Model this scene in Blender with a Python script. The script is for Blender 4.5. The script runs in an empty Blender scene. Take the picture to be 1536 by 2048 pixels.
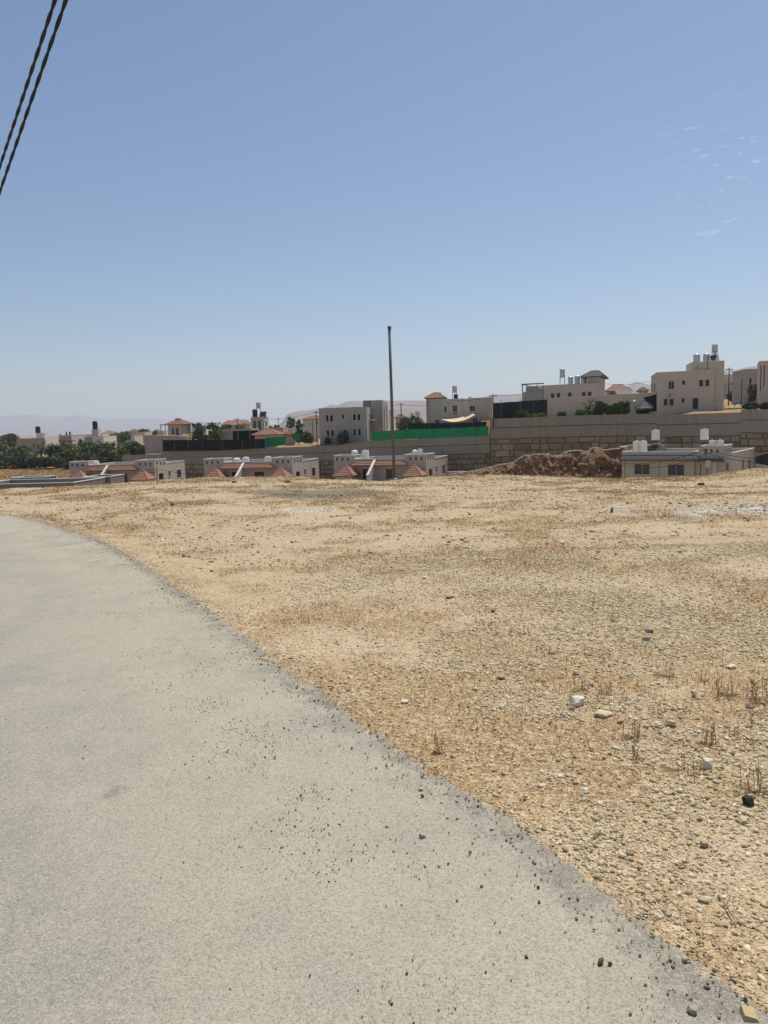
import bpy, math, random
import numpy as np
from mathutils import Matrix, Vector
R = math.radians
C = bpy.context.scene.collection
sc = bpy.context.scene
random.seed(7); RNG = np.random.default_rng(11)

# ------------------------------------------------------------ camera
PITCH, ROLL, EYE, F = 6.54, -1.8, 1.6, 1536.0
cm = Matrix.Rotation(R(90-PITCH), 3, 'X') @ Matrix.Rotation(R(ROLL), 3, 'Z')
cd = bpy.data.cameras.new('camera'); cam = bpy.data.objects.new('camera', cd); C.objects.link(cam)
cam.matrix_world = Matrix.Translation((0, 0, EYE)) @ cm.to_4x4()
cd.sensor_fit = 'HORIZONTAL'; cd.sensor_width = 36; cd.lens = 36; cd.clip_start = 0.05; cd.clip_end = 60000
sc.camera = cam

# ------------------------------------------------------------ sky, sun, exposure
SUN_EL, SUN_AZ = 66, 36            # azimuth: from +Y towards +X
w = bpy.data.worlds.new('World'); sc.world = w; w.use_nodes = True
nt = w.node_tree; bg = nt.nodes['Background']; bg.inputs[1].default_value = 0.099
sky = nt.nodes.new('ShaderNodeTexSky'); sky.sky_type = 'NISHITA'; sky.sun_disc = False
sky.sun_elevation = R(SUN_EL); sky.sun_rotation = R(SUN_AZ); sky.altitude = 0
sky.air_density = 1.0; sky.dust_density = 0.65; sky.ozone_density = 3.4
# small wisps of cloud low on the right: thin white streaks set among the sky's own directions
tc = nt.nodes.new('ShaderNodeTexCoord')
def wn(t, **k):
    n = nt.nodes.new(t)
    for a, b in k.items():
        if a[0] == 'i' and a[1:].isdigit(): n.inputs[int(a[1:])].default_value = b
        else: setattr(n, a, b)
    return n
mp = wn('ShaderNodeMapping'); nt.links.new(tc.outputs['Generated'], mp.inputs[0]); mp.inputs['Scale'].default_value = (15, 15, 62)
cn = wn('ShaderNodeTexNoise'); cn.inputs['Scale'].default_value = 3.2; cn.inputs['Detail'].default_value = 3
nt.links.new(mp.outputs[0], cn.inputs['Vector'])
cr = wn('ShaderNodeMapRange'); nt.links.new(cn.outputs[0], cr.inputs[0])
for i, v in enumerate((0.61, 0.76, 0, 1)): cr.inputs[1+i].default_value = v
dist = wn('ShaderNodeVectorMath', operation='DISTANCE'); nt.links.new(tc.outputs['Generated'], dist.inputs[0])
dv = (cm @ Vector(((1450-768)/F, (1024-375)/F, -1))).normalized(); dist.inputs[1].default_value = dv
dm = wn('ShaderNodeMapRange'); nt.links.new(dist.outputs['Value'], dm.inputs[0])
for i, v in enumerate((0.03, 0.11, 1, 0)): dm.inputs[1+i].default_value = v
mm = wn('ShaderNodeMath', operation='MULTIPLY'); nt.links.new(cr.outputs[0], mm.inputs[0]); nt.links.new(dm.outputs[0], mm.inputs[1])
m2 = wn('ShaderNodeMath', operation='MULTIPLY', i1=0.34); nt.links.new(mm.outputs[0], m2.inputs[0])
mix = wn('ShaderNodeMix', data_type='RGBA'); nt.links.new(m2.outputs[0], mix.inputs[0])
nt.links.new(sky.outputs[0], mix.inputs[6]); mix.inputs[7].default_value = (9.5, 10, 10.5, 1)
nt.links.new(mix.outputs[2], bg.inputs[0])
sd = bpy.data.lights.new('sun', 'SUN'); sd.energy = 4.35; sd.angle = R(0.55); sd.color = (1, 0.945, 0.845)
sun = bpy.data.objects.new('sun', sd); C.objects.link(sun)
sv = Vector((math.sin(R(SUN_AZ))*math.cos(R(SUN_EL)), math.cos(R(SUN_AZ))*math.cos(R(SUN_EL)), math.sin(R(SUN_EL))))
sun.rotation_euler = sv.to_track_quat('Z', 'Y').to_euler(); sun.location = (0, 0, 60)
sc.view_settings.view_transform = 'Standard'; sc.view_settings.look = 'None'
sc.view_settings.exposure = 0; sc.view_settings.gamma = 1; sc.view_settings.use_curve_mapping = False
sc.cycles.max_bounces = 5; sc.cycles.diffuse_bounces = 3; sc.cycles.volume_bounces = 1
sc.cycles.transparent_max_bounces = 8; sc.cycles.use_denoising = True

# ------------------------------------------------------------ pixel geometry of the photograph (1536 x 2048)
def ray(px, py): return cm @ Vector(((px-768)/F, (1024-py)/F, -1))
def at(px, py, D):
    d = ray(px, py); s = D/d.y; return Vector((d.x*s, D, EYE + d.z*s))
def on_z(px, py, z=0.0):
    d = ray(px, py); s = (z-EYE)/d.z; return Vector((d.x*s, d.y*s, z))

# ------------------------------------------------------------ helpers
def tag(o, label=None, cat=None, group=None, kind=None):
    for k, v in (('label', label), ('category', cat), ('group', group), ('kind', kind)):
        if v: o[k] = v
    return o
def empty(name, loc, rz=0, label=None, cat=None, group=None):
    o = bpy.data.objects.new(name, None); C.objects.link(o); o.location = loc; o.rotation_euler = (0, 0, rz)
    o.empty_display_size = 0.3
    return tag(o, label, cat, group)
def mesh_np(name, V, Fq, mat, parent=None, attr=None, smooth=False):
    """V (n,3) array, Fq (m,k) array of k-gons"""
    V = np.asarray(V, np.float32); Fq = np.asarray(Fq, np.int32); k = Fq.shape[1]
    me = bpy.data.meshes.new(name); me.vertices.add(len(V)); me.vertices.foreach_set('co', V.ravel())
    me.loops.add(Fq.size); me.loops.foreach_set('vertex_index', Fq.ravel())
    me.polygons.add(len(Fq)); me.polygons.foreach_set('loop_start', np.arange(0, Fq.size, k, dtype=np.int32))
    if smooth: me.polygons.foreach_set('use_smooth', np.ones(len(Fq), bool))
    me.update(calc_edges=True)
    if attr is not None:
        for an, av in attr.items():
            a = me.attributes.new(an, 'FLOAT', 'POINT'); a.data.foreach_set('value', np.asarray(av, np.float32))
    me.materials.append(mat)
    o = bpy.data.objects.new(name, me); C.objects.link(o)
    if parent: o.parent = parent
    return o
class MB:
    """collects faces; build() links them as one mesh object"""
    def __init__(s): s.v = []; s.f = []
    def poly(s, pts):
        n = len(s.v); s.v += [tuple(p) for p in pts]; s.f.append(list(range(n, n+len(pts))))
    def box(s, x0, x1, y0, y1, z0, z1):
        n = len(s.v)
        s.v += [(x0,y0,z0),(x1,y0,z0),(x1,y1,z0),(x0,y1,z0),(x0,y0,z1),(x1,y0,z1),(x1,y1,z1),(x0,y1,z1)]
        s.f += [[n+a for a in q] for q in ((3,2,1,0),(4,5,6,7),(0,1,5,4),(1,2,6,5),(2,3,7,6),(3,0,4,7))]
        return s
    def hexa(s, p):
        n = len(s.v); s.v += [tuple(q) for q in p]
        s.f += [[n+a for a in q] for q in ((3,2,1,0),(4,5,6,7),(0,1,5,4),(1,2,6,5),(2,3,7,6),(3,0,4,7))]
        return s
    def tube(s, pts, r, n=8, cap=True):
        pts = [Vector(p) for p in pts]; rr = r if isinstance(r, (list, tuple)) else [r]*len(pts)
        base = len(s.v)
        for i, p in enumerate(pts):
            t = (pts[min(i+1, len(pts)-1)] - pts[max(i-1, 0)]).normalized()
            a = t.orthogonal() if abs(t.z) > .9 else t.cross(Vector((0, 0, 1)))
            if abs(t.z) > .9: a = Vector((1, 0, 0)) - t*t.x
            a.normalize(); b = t.cross(a)
            for k in range(n):
                q = p + (a*math.cos(2*math.pi*k/n) + b*math.sin(2*math.pi*k/n))*rr[i]; s.v.append(tuple(q))
        for i in range(len(pts)-1):
            for k in range(n):
                k2 = (k+1) % n; s.f.append([base+i*n+k, base+i*n+k2, base+(i+1)*n+k2, base+(i+1)*n+k])
        if cap:
            s.f.append([base+k for k in range(n)][::-1]); s.f.append([base+(len(pts)-1)*n+k for k in range(n)])
        return s
    def lathe(s, prof, c=(0, 0, 0), n=20):
        base = len(s.v)
        for r, z in prof:
            for k in range(n):
                s.v.append((c[0]+r*math.cos(2*math.pi*k/n), c[1]+r*math.sin(2*math.pi*k/n), c[2]+z))
        for i in range(len(prof)-1):
            for k in range(n):
                k2 = (k+1) % n; s.f.append([base+i*n+k, base+i*n+k2, base+(i+1)*n+k2, base+(i+1)*n+k])
        s.f.append([base+k for k in range(n)][::-1]); s.f.append([base+(len(prof)-1)*n+k for k in range(n)])
        return s
    def build(s, name, mat, parent=None, smooth=False):
        me = bpy.data.meshes.new(name); me.from_pydata(s.v, [], s.f); me.materials.append(mat); me.update()
        if smooth:
            for p in me.polygons: p.use_smooth = True
        o = bpy.data.objects.new(name, me); C.objects.link(o)
        if parent: o.parent = parent
        return o
def copy_tree(o, parent=None):
    c = o.copy(); C.objects.link(c); c.parent = parent
    for ch in [x for x in bpy.data.objects if x.parent == o]: copy_tree(ch, c)
    return c

# value noise
_T = RNG.random((256, 256))
def vnoise(x, y):
    x = np.asarray(x, float); y = np.asarray(y, float)
    xi = np.floor(x).astype(int); yi = np.floor(y).astype(int); fx = x-xi; fy = y-yi
    fx = fx*fx*(3-2*fx); fy = fy*fy*(3-2*fy)
    g = lambda a, b: _T[a % 256, b % 256]
    return (g(xi, yi)*(1-fx)+g(xi+1, yi)*fx)*(1-fy) + (g(xi, yi+1)*(1-fx)+g(xi+1, yi+1)*fx)*fy
def fbm(x, y, o=4):
    s = 0; a = .5
    for i in range(o): s = s + a*vnoise(x*2**i+i*17.3, y*2**i+i*9.1); a *= .5
    return s/(1-.5**o)

# ------------------------------------------------------------ materials
def mat(name, col, rough=0.9, spec=0.3, noise=(0.0, 4.0), bump=0.0, streak=0.0, courses=None, metal=0.0, ribs=None, tint=None):
    """procedural: base colour varied by noise, optional vertical rain streaks, stone courses, ribs"""
    m = bpy.data.materials.new(name); m.use_nodes = True; t = m.node_tree; b = t.nodes['Principled BSDF']
    b.inputs['Roughness'].default_value = rough; b.inputs['Specular IOR Level'].default_value = spec; b.inputs['Metallic'].default_value = metal
    N = lambda k: t.nodes.new(k); L = t.links.new
    co = N('ShaderNodeTexCoord'); out = None
    v = N('ShaderNodeRGB'); v.outputs[0].default_value = (*col, 1); out = v.outputs[0]
    def darken(fac_socket, amount, colour=None):
        nonlocal out
        mx = N('ShaderNodeMix'); mx.data_type = 'RGBA'; mu = N('ShaderNodeMath'); mu.operation = 'MULTIPLY'; mu.inputs[1].default_value = amount; mu.use_clamp = True
        L(fac_socket, mu.inputs[0]); L(mu.outputs[0], mx.inputs[0]); L(out, mx.inputs[6])
        c = colour or tuple(k*0.35 for k in col); mx.inputs[7].default_value = (*c, 1); out = mx.outputs[2]
    n1 = N('ShaderNodeTexNoise'); L(co.outputs['Object'], n1.inputs['Vector']); n1.inputs['Scale'].default_value = noise[1]; n1.inputs['Detail'].default_value = 5
    if noise[0]: darken(n1.outputs[0], noise[0])
    if tint:
        n3 = N('ShaderNodeTexNoise'); L(co.outputs['Object'], n3.inputs['Vector']); n3.inputs['Scale'].default_value = 0.25; n3.inputs['Detail'].default_value = 3
        darken(n3.outputs[0], 0.8, tint)
    if streak:
        mp = N('ShaderNodeMapping'); mp.inputs['Scale'].default_value = (2.2, 2.2, 0.18); L(co.outputs['Object'], mp.inputs[0])
        n2 = N('ShaderNodeTexNoise'); n2.inputs['Scale'].default_value = 1.5; n2.inputs['Detail'].default_value = 4; L(mp.outputs[0], n2.inputs['Vector'])
        mr = N('ShaderNodeMapRange'); L(n2.outputs[0], mr.inputs[0]); mr.inputs[1].default_value = .45; mr.inputs[2].default_value = .75
        darken(mr.outputs[0], streak)
    if courses:
        wv = N('ShaderNodeTexBrick'); mp = N('ShaderNodeCombineXYZ'); sp = N('ShaderNodeSeparateXYZ'); L(co.outputs['Object'], sp.inputs[0])
        ad = N('ShaderNodeMath'); L(sp.outputs[0], ad.inputs[0]); L(sp.outputs[1], ad.inputs[1])
        L(ad.outputs[0], mp.inputs[0]); L(sp.outputs[2], mp.inputs[1]); L(mp.outputs[0], wv.inputs['Vector'])
        wv.inputs['Scale'].default_value = 1; wv.inputs['Brick Width'].default_value = courses[1]; wv.inputs['Row Height'].default_value = courses[0]
        wv.inputs['Mortar Size'].default_value = 0.015; wv.inputs['Color1'].default_value = (0, 0, 0, 1); wv.inputs['Color2'].default_value = (.35, .35, .35, 1); wv.inputs['Mortar'].default_value = (1, 1, 1, 1)
        darken(wv.outputs[0], courses[2])
    if ribs:
        sp = N('ShaderNodeSeparateXYZ'); L(co.outputs['Object'], sp.inputs[0]); mu = N('ShaderNodeMath'); mu.operation = 'MULTIPLY'; mu.inputs[1].default_value = ribs[1]*6.2832
        L(sp.outputs['XYZ'.index(ribs[0])], mu.inputs[0]); si = N('ShaderNodeMath'); si.operation = 'SINE'; L(mu.outputs[0], si.inputs[0])
        mr = N('ShaderNodeMapRange'); L(si.outputs[0], mr.inputs[0]); mr.inputs[1].default_value = 0.2; mr.inputs[2].default_value = 1
        darken(mr.outputs[0], ribs[2])
    L(out, b.inputs['Base Color'])
    if bump:
        bp = N('ShaderNodeBump'); bp.inputs['Strength'].default_value = bump; bp.inputs['Distance'].default_value = .05; L(n1.outputs[0], bp.inputs['Height']); L(bp.outputs[0], b.inputs['Normal'])
    return m
def attr_mat(name, stops, rough=0.95, attr='tone', noise=0.35, nscale=60, bump=0.0):
    """colour from a per-piece tone attribute through a ramp"""
    m = bpy.data.materials.new(name); m.use_nodes = True; t = m.node_tree; b = t.nodes['Principled BSDF']; L = t.links.new
    b.inputs['Roughness'].default_value = rough; b.inputs['Specular IOR Level'].default_value = .2
    a = t.nodes.new('ShaderNodeAttribute'); a.attribute_name = attr
    r = t.nodes.new('ShaderNodeValToRGB'); e = r.color_ramp.elements
    while len(e) < len(stops): e.new(0.5)
    for k, (p, c) in enumerate(stops): e[k].position = p; e[k].color = (*c, 1)
    L(a.outputs['Fac'], r.inputs[0])
    co = t.nodes.new('ShaderNodeTexCoord'); n = t.nodes.new('ShaderNodeTexNoise'); n.inputs['Scale'].default_value = nscale; n.inputs['Detail'].default_value = 4; L(co.outputs['Object'], n.inputs['Vector'])
    mx = t.nodes.new('ShaderNodeMix'); mx.data_type = 'RGBA'; mx.blend_type = 'MULTIPLY'; mx.inputs[0].default_value = noise
    L(r.outputs[0], mx.inputs[6]); L(n.outputs[0], mx.inputs[7]); L(mx.outputs[2], b.inputs['Base Color'])
    if bump:
        bp = t.nodes.new('ShaderNodeBump'); bp.inputs['Strength'].default_value = bump; bp.inputs['Distance'].default_value = .1; L(n.outputs[0], bp.inputs['Height']); L(bp.outputs[0], b.inputs['Normal'])
    return m
M = {}
M['stone'] = mat('stone_cladding', (.53, .49, .42), noise=(.25, 1.2), courses=(.3, .6, .22), streak=.12)
M['stone_warm'] = mat('warm_stone_cladding', (.61, .54, .44), noise=(.22, .8), courses=(.3, .6, .2), streak=.1, tint=(.56, .51, .43))
M['stone_light'] = mat('pale_stone_trim', (.55, .51, .45), noise=(.15, 2))
M['stone_white'] = mat('whitewashed_and_sunlit_wall', (.66, .63, .57), noise=(.15, 1), streak=.15)  # also colours in the sunlit side of the low grey house
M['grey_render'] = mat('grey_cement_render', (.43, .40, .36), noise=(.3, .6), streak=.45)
M['dark_render'] = mat('dark_stained_cement', (.22, .20, .175), noise=(.35, .8), streak=.3)
M['yellow'] = mat('cream_and_sunlit_render', (.62, .5, .31), noise=(.15, 1), streak=.2)  # also colours in the sunlit side of the balcony frame house
M['coping'] = mat('pale_coping', (.7, .68, .63), noise=(.1, 3))
M['roof_floor'] = mat('roof_screed', (.42, .40, .36), noise=(.3, 1))
M['red_tile'] = mat('terracotta_tile', (.40, .205, .145), noise=(.35, 3), rough=.8, ribs=('X', 3.2, .35))
M['grey_tile'] = mat('slate_grey_tile', (.12, .125, .13), noise=(.25, 3), rough=.7, ribs=('Z', 4, .4))
M['glass'] = mat('dark_window_glass', (.018, .02, .024), rough=.15, spec=.5)
M['shutter'] = mat('brown_shutter', (.085, .07, .06), rough=.7, ribs=('Z', 8, .4))
M['shutter_grey'] = mat('grey_roller_shutter', (.085, .09, .092), rough=.6, ribs=('Z', 7, .3))
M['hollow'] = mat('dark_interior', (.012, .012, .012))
M['plastic'] = mat('white_tank_plastic', (.86, .84, .79), rough=.45, noise=(.08, 2))
M['steel'] = mat('galvanised_tank', (.55, .56, .57), rough=.4, metal=.35, ribs=('Z', 5, .3))
M['black_plastic'] = mat('black_tank_plastic', (.018, .02, .028), rough=.45)
M['blue_plastic'] = mat('navy_tank_plastic', (.02, .03, .05), rough=.45)
M['metal'] = mat('grey_steel', (.2, .2, .2), rough=.5, metal=.4)
M['white_metal'] = mat('white_steel', (.7, .7, .7), rough=.5)
M['panel'] = mat('solar_panel_glass', (.02, .022, .03), rough=.25, spec=.5)
M['pole'] = mat('weathered_galvanised_pole', (.155, .15, .15), rough=.6, metal=.3, noise=(.35, 8))
M['wood'] = mat('weathered_wood_pole', (.07, .055, .045), noise=(.3, 5))
M['cable'] = mat('black_cable', (.012, .012, .016), rough=.6)
M['black_net'] = mat('black_shade_net', (.018, .02, .02), rough=.95, noise=(.3, .8), ribs=('X', .9, .25))
M['dark_net'] = mat('dark_green_shade_net', (.018, .035, .037), rough=.95, noise=(.3, .8))
M['green_net'] = mat('bright_green_shade_net', (.015, .27, .095), rough=.8, noise=(.2, .7))
M['sail'] = mat('cream_shade_cloth', (.75, .66, .42), rough=.8, noise=(.1, 1))
M['trunk'] = mat('bark', (.10, .075, .055), noise=(.4, 3))
M['door'] = mat('brown_door', (.06, .04, .032), rough=.6)
M['brown_roof'] = mat('dull_brown_tile', (.22, .13, .1), noise=(.3, 2))
# ------------------------------------------------------------ the lie of the land
# retaining wall line in plan, and its top: (pixel x, pixel y of top, depth)
WALL_A = [(245, 911, 168), (323, 908, 163)]
WALL_B = [(323, 902, 163), (430, 901, 158), (530, 896, 154), (640, 892, 149), (735, 888, 145)]
WALL_C = [(735, 881, 145), (820, 879, 141), (980, 872, 134)]
WALL_D = [(980, 838, 134), (1080, 834, 130), (1200, 829.5, 126), (1314, 827, 122)]
WALL_E = [(1314, 830, 122), (1482, 824.5, 116)]
WALL_F = [(1482, 819, 116), (1560, 818, 113), (1800, 812, 104)]
LOW = -8.5
wall_pts = [at(*p) for p in WALL_A+WALL_B[1:]+WALL_C[1:]+[(981, 838, 133.9)]+WALL_D[1:]+[(1315, 830, 121.9)]+WALL_E[1:]+[(1483, 819, 115.9)]+WALL_F[1:]]
WX = np.array([p.x for p in wall_pts]); WY = np.array([p.y for p in wall_pts]); WZ = np.array([p.z for p in wall_pts])
def wall_y(x): return np.interp(x, WX, WY)
CRX = np.array([-60, -22, -11, -9, -5.6, -3, 0, 4, 8, 11, 15, 30, 60]); CRY = np.array([19, 20.5, 21.2, 22, 23.2, 22.6, 22.3, 22.8, 22.6, 22.4, 21.5, 20, 18])
def crest_y(x): return np.interp(x, CRX, CRY)
LIP = [(-400, 1010), (0, 984), (60, 980), (100, 977), (200, 969), (300, 962), (400, 956.5), (480, 953), (560, 952), (650, 956), (720, 958.5), (800, 957.5), (860, 953), (920, 951), (1100, 951), (1240, 955), (1330, 953.5), (1400, 950.5), (1460, 944), (1500, 939), (1536, 936), (1900, 915)]
_l = [at(a, b, float(np.interp((a-768)/1536*22.3, CRX, CRY))) for a, b in LIP]; LX = np.array([q.x for q in _l]); LZ = np.array([q.z for q in _l])
def height(x, y, fine=True):
    x = np.asarray(x, float); y = np.asarray(y, float)
    cy = crest_y(x) + (fbm(x*.9, x*0+3)-.5)*1.2
    t = np.clip((y-cy)/36, 0, 1)
    z = (LOW)*(1-(1-t)**1.6)
    # small swell along the lip and the bank at both ends
    z = z + 0.07*np.exp(-((y-cy+1.0)/1.1)**2)*(fbm(x*1.3, y*.6+9)*1.5-.75)
    q = np.clip((y-11)/11, 0, 1); z = z + np.interp(x, LX, LZ)*q*q*(3-2*q)*np.clip(1-(y-cy-4)/30, 0, 1)
    z = z + 0.12*np.exp(-((x+9.9)/0.8)**2-((y-20.6)/.9)**2)
    if fine:
        z = z + (fbm(x*2.2, y*2.2, 4)-.5)*0.07*np.clip(30/np.maximum(y, 30), 0, 1) + (fbm(x*.35+5, y*.35, 3)-.5)*.07*np.clip((y-4)/8, 0, 1)
    # behind the retaining wall: the upper terrace
    wy = wall_y(x); wz = np.interp(x, WX, WZ) - .35
    up = wz + np.clip(y-wy, 0, 400)*(0.006 + 0.022*np.clip((x-35)/40, 0, 1))
    far = -3.4 + 7*np.clip((x-60)/90, 0, 1)
    f = np.clip((y-300)/350, 0, 1); up = up*(1-f) + far*f
    left = np.interp(y, [0, 176, 190, 215, 240, 420], [LOW, LOW, -7.6, -5.3, -4.0, -3.4])
    xe = WX[0]; b = np.clip((x-(xe-1.5))/1.5, 0, 1)
    upm = up*b + left*(1-b)
    step = np.clip((y-wy-.35)/.25, 0, 1)
    z = np.where(y > wy-.5, z*(1-step)+upm*step, z)
    z = np.where((x < xe-1.5), np.where(y > 60, left, z), z)
    return z
# right-hand edge of the tarmac, traced on the flat ground
EDGE_PX = [(0, 1027), (80, 1041), (190, 1075), (270, 1118), (350, 1168), (430, 1226), (500, 1280), (600, 1350), (700, 1422), (820, 1502), (900, 1562), (1000, 1622), (1140, 1706), (1300, 1825), (1420, 1925), (1530, 2010)]
edge = [on_z(*p) for p in EDGE_PX]
edge = [Vector((-70, 9, 0)), Vector((-45, 13.5, 0)), Vector((-25, 15.9, 0)), Vector((-14, 16.1, 0))] + edge
e1 = edge[-1]; edge += [e1+Vector((.75, -1.5, 0)), e1+Vector((2.2, -5, 0)), e1+Vector((3.6, -10, 0)), e1+Vector((4.4, -18, 0)), e1+Vector((4.6, -40, 0))]
def resample(pts, step):
    P = np.array([(p.x, p.y) for p in pts]); d = np.r_[0, np.cumsum(np.hypot(*np.diff(P, axis=0).T))]
    s = np.arange(0, d[-1], step)
    # smooth (Catmull-like) by interpolating then averaging
    X = np.interp(s, d, P[:, 0]); Y = np.interp(s, d, P[:, 1])
    k = int(1.5/step); ker = np.hanning(2*k+1); ker /= ker.sum()
    Xs = np.convolve(np.pad(X, k, 'edge'), ker, 'valid'); Ys = np.convolve(np.pad(Y, k, 'edge'), ker, 'valid')
    return Xs, Ys
EX, EY = resample(edge, .05)
tx = np.gradient(EX); ty = np.gradient(EY); tl = np.hypot(tx, ty); nx, ny = ty/tl, -tx/tl   # right of travel = into the tarmac (travel runs far to near)
if nx[len(nx)//2]*(-5)+0 < 0: pass
# make sure the normal points to the camera side
mid = np.argmin(np.hypot(EX+3, EY-8))
if (0-EX[mid])*nx[mid]+(2-EY[mid])*ny[mid] < 0 and False: nx, ny = -nx, -ny
if nx[mid] > 0: nx, ny = -nx, -ny
def road_dist(x, y):
    """signed distance, positive inside the road (nearest edge sample)"""
    x = np.asarray(x, float).ravel(); y = np.asarray(y, float).ravel(); out = np.full(x.shape, -99.0)
    st = 4; ex, ey, ax, ay = EX[::st], EY[::st], nx[::st], ny[::st]
    for i in range(0, len(x), 20000):
        dx = x[i:i+20000, None]-ex; dy = y[i:i+20000, None]-ey; d2 = dx*dx+dy*dy; j = d2.argmin(1); r = np.arange(len(j))
        out[i:i+20000] = np.sqrt(d2[r, j])*np.sign(dx[r, j]*ax[j]+dy[r, j]*ay[j])
    return out

def soft(x): return np.clip(x, 0, 1)
def dryness(X, Y):
    a = soft((fbm(X*.42+2, Y*.75+6, 4)-.50)*8)*soft((fbm(X*2.4+1, Y*2.4, 4)-.33)*4)
    b = soft((fbm(X*1.5+31, Y*2.2+6, 4)-.60)*9)
    c = np.exp(-((X-2.05)/.75)**2-((Y-4.3)/.8)**2)*soft((fbm(X*2.4+1, Y*2.4, 4)-.28)*4) + np.exp(-((X-.9)/.7)**2-((Y-5.4)/.45)**2)*.7*soft((fbm(X*2.4+1, Y*2.4, 4)-.28)*4)
    return soft(np.maximum(np.maximum(a, b*.8), c))
def bareness(X, Y): return soft((fbm(X*.7+50, Y*.9+12, 3)-.52)*7)
# ground: one sheet to the horizon
def grow(a, b, s, g):
    r = []; v = a
    while v < b: r.append(v); v += s; s *= g
    return r + [b]
xs = [-v for v in grow(13, 16000, .12, 1.06)][::-1] + list(np.arange(-12.95, 14.95, .06)) + grow(15, 16000, .12, 1.06)
ysr = sorted([-v for v in grow(.2, 400, .2, 1.15)]) + list(np.arange(0, 26, .065)) + list(np.arange(26.2, 62, .6)) + grow(62.5, 96, 1.5, 1.0)
xs = np.array(xs); NX = len(xs); rows = []
for y in ysr: rows.append(np.full(NX, y))
wy = wall_y(xs)
for k in np.linspace(.1, 1, 10): rows.append(96+(wy-.2-96)*k)
for d in (.3, .45, .65, 1, 2, 4, 7, 11, 16, 22, 30, 40, 52, 66, 82, 100, 125, 155, 200, 260, 340, 450): rows.append(wy+d)
for y in grow(700, 30000, 150, 1.25): rows.append(np.full(NX, y))
Yg = np.array(rows); Xg = np.tile(xs, (len(rows), 1)); Zg = height(Xg, Yg)
rd = np.full(Xg.shape, -99.0); near = (np.abs(Xg) < 72) & (Yg > -42) & (Yg < 20); rd[near] = road_dist(Xg[near], Yg[near])
rmask = (rd > .12) & (rd < 7.4); f_ = np.clip((rd+.5)/.42, 0, 1); Zg = Zg*(1-f_)+.013*f_; Zg = np.where(rmask, -.07, Zg)
idx = np.arange(Xg.size).reshape(Xg.shape)
Fg = np.stack([idx[:-1, :-1], idx[:-1, 1:], idx[1:, 1:], idx[1:, :-1]], -1).reshape(-1, 4)

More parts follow.
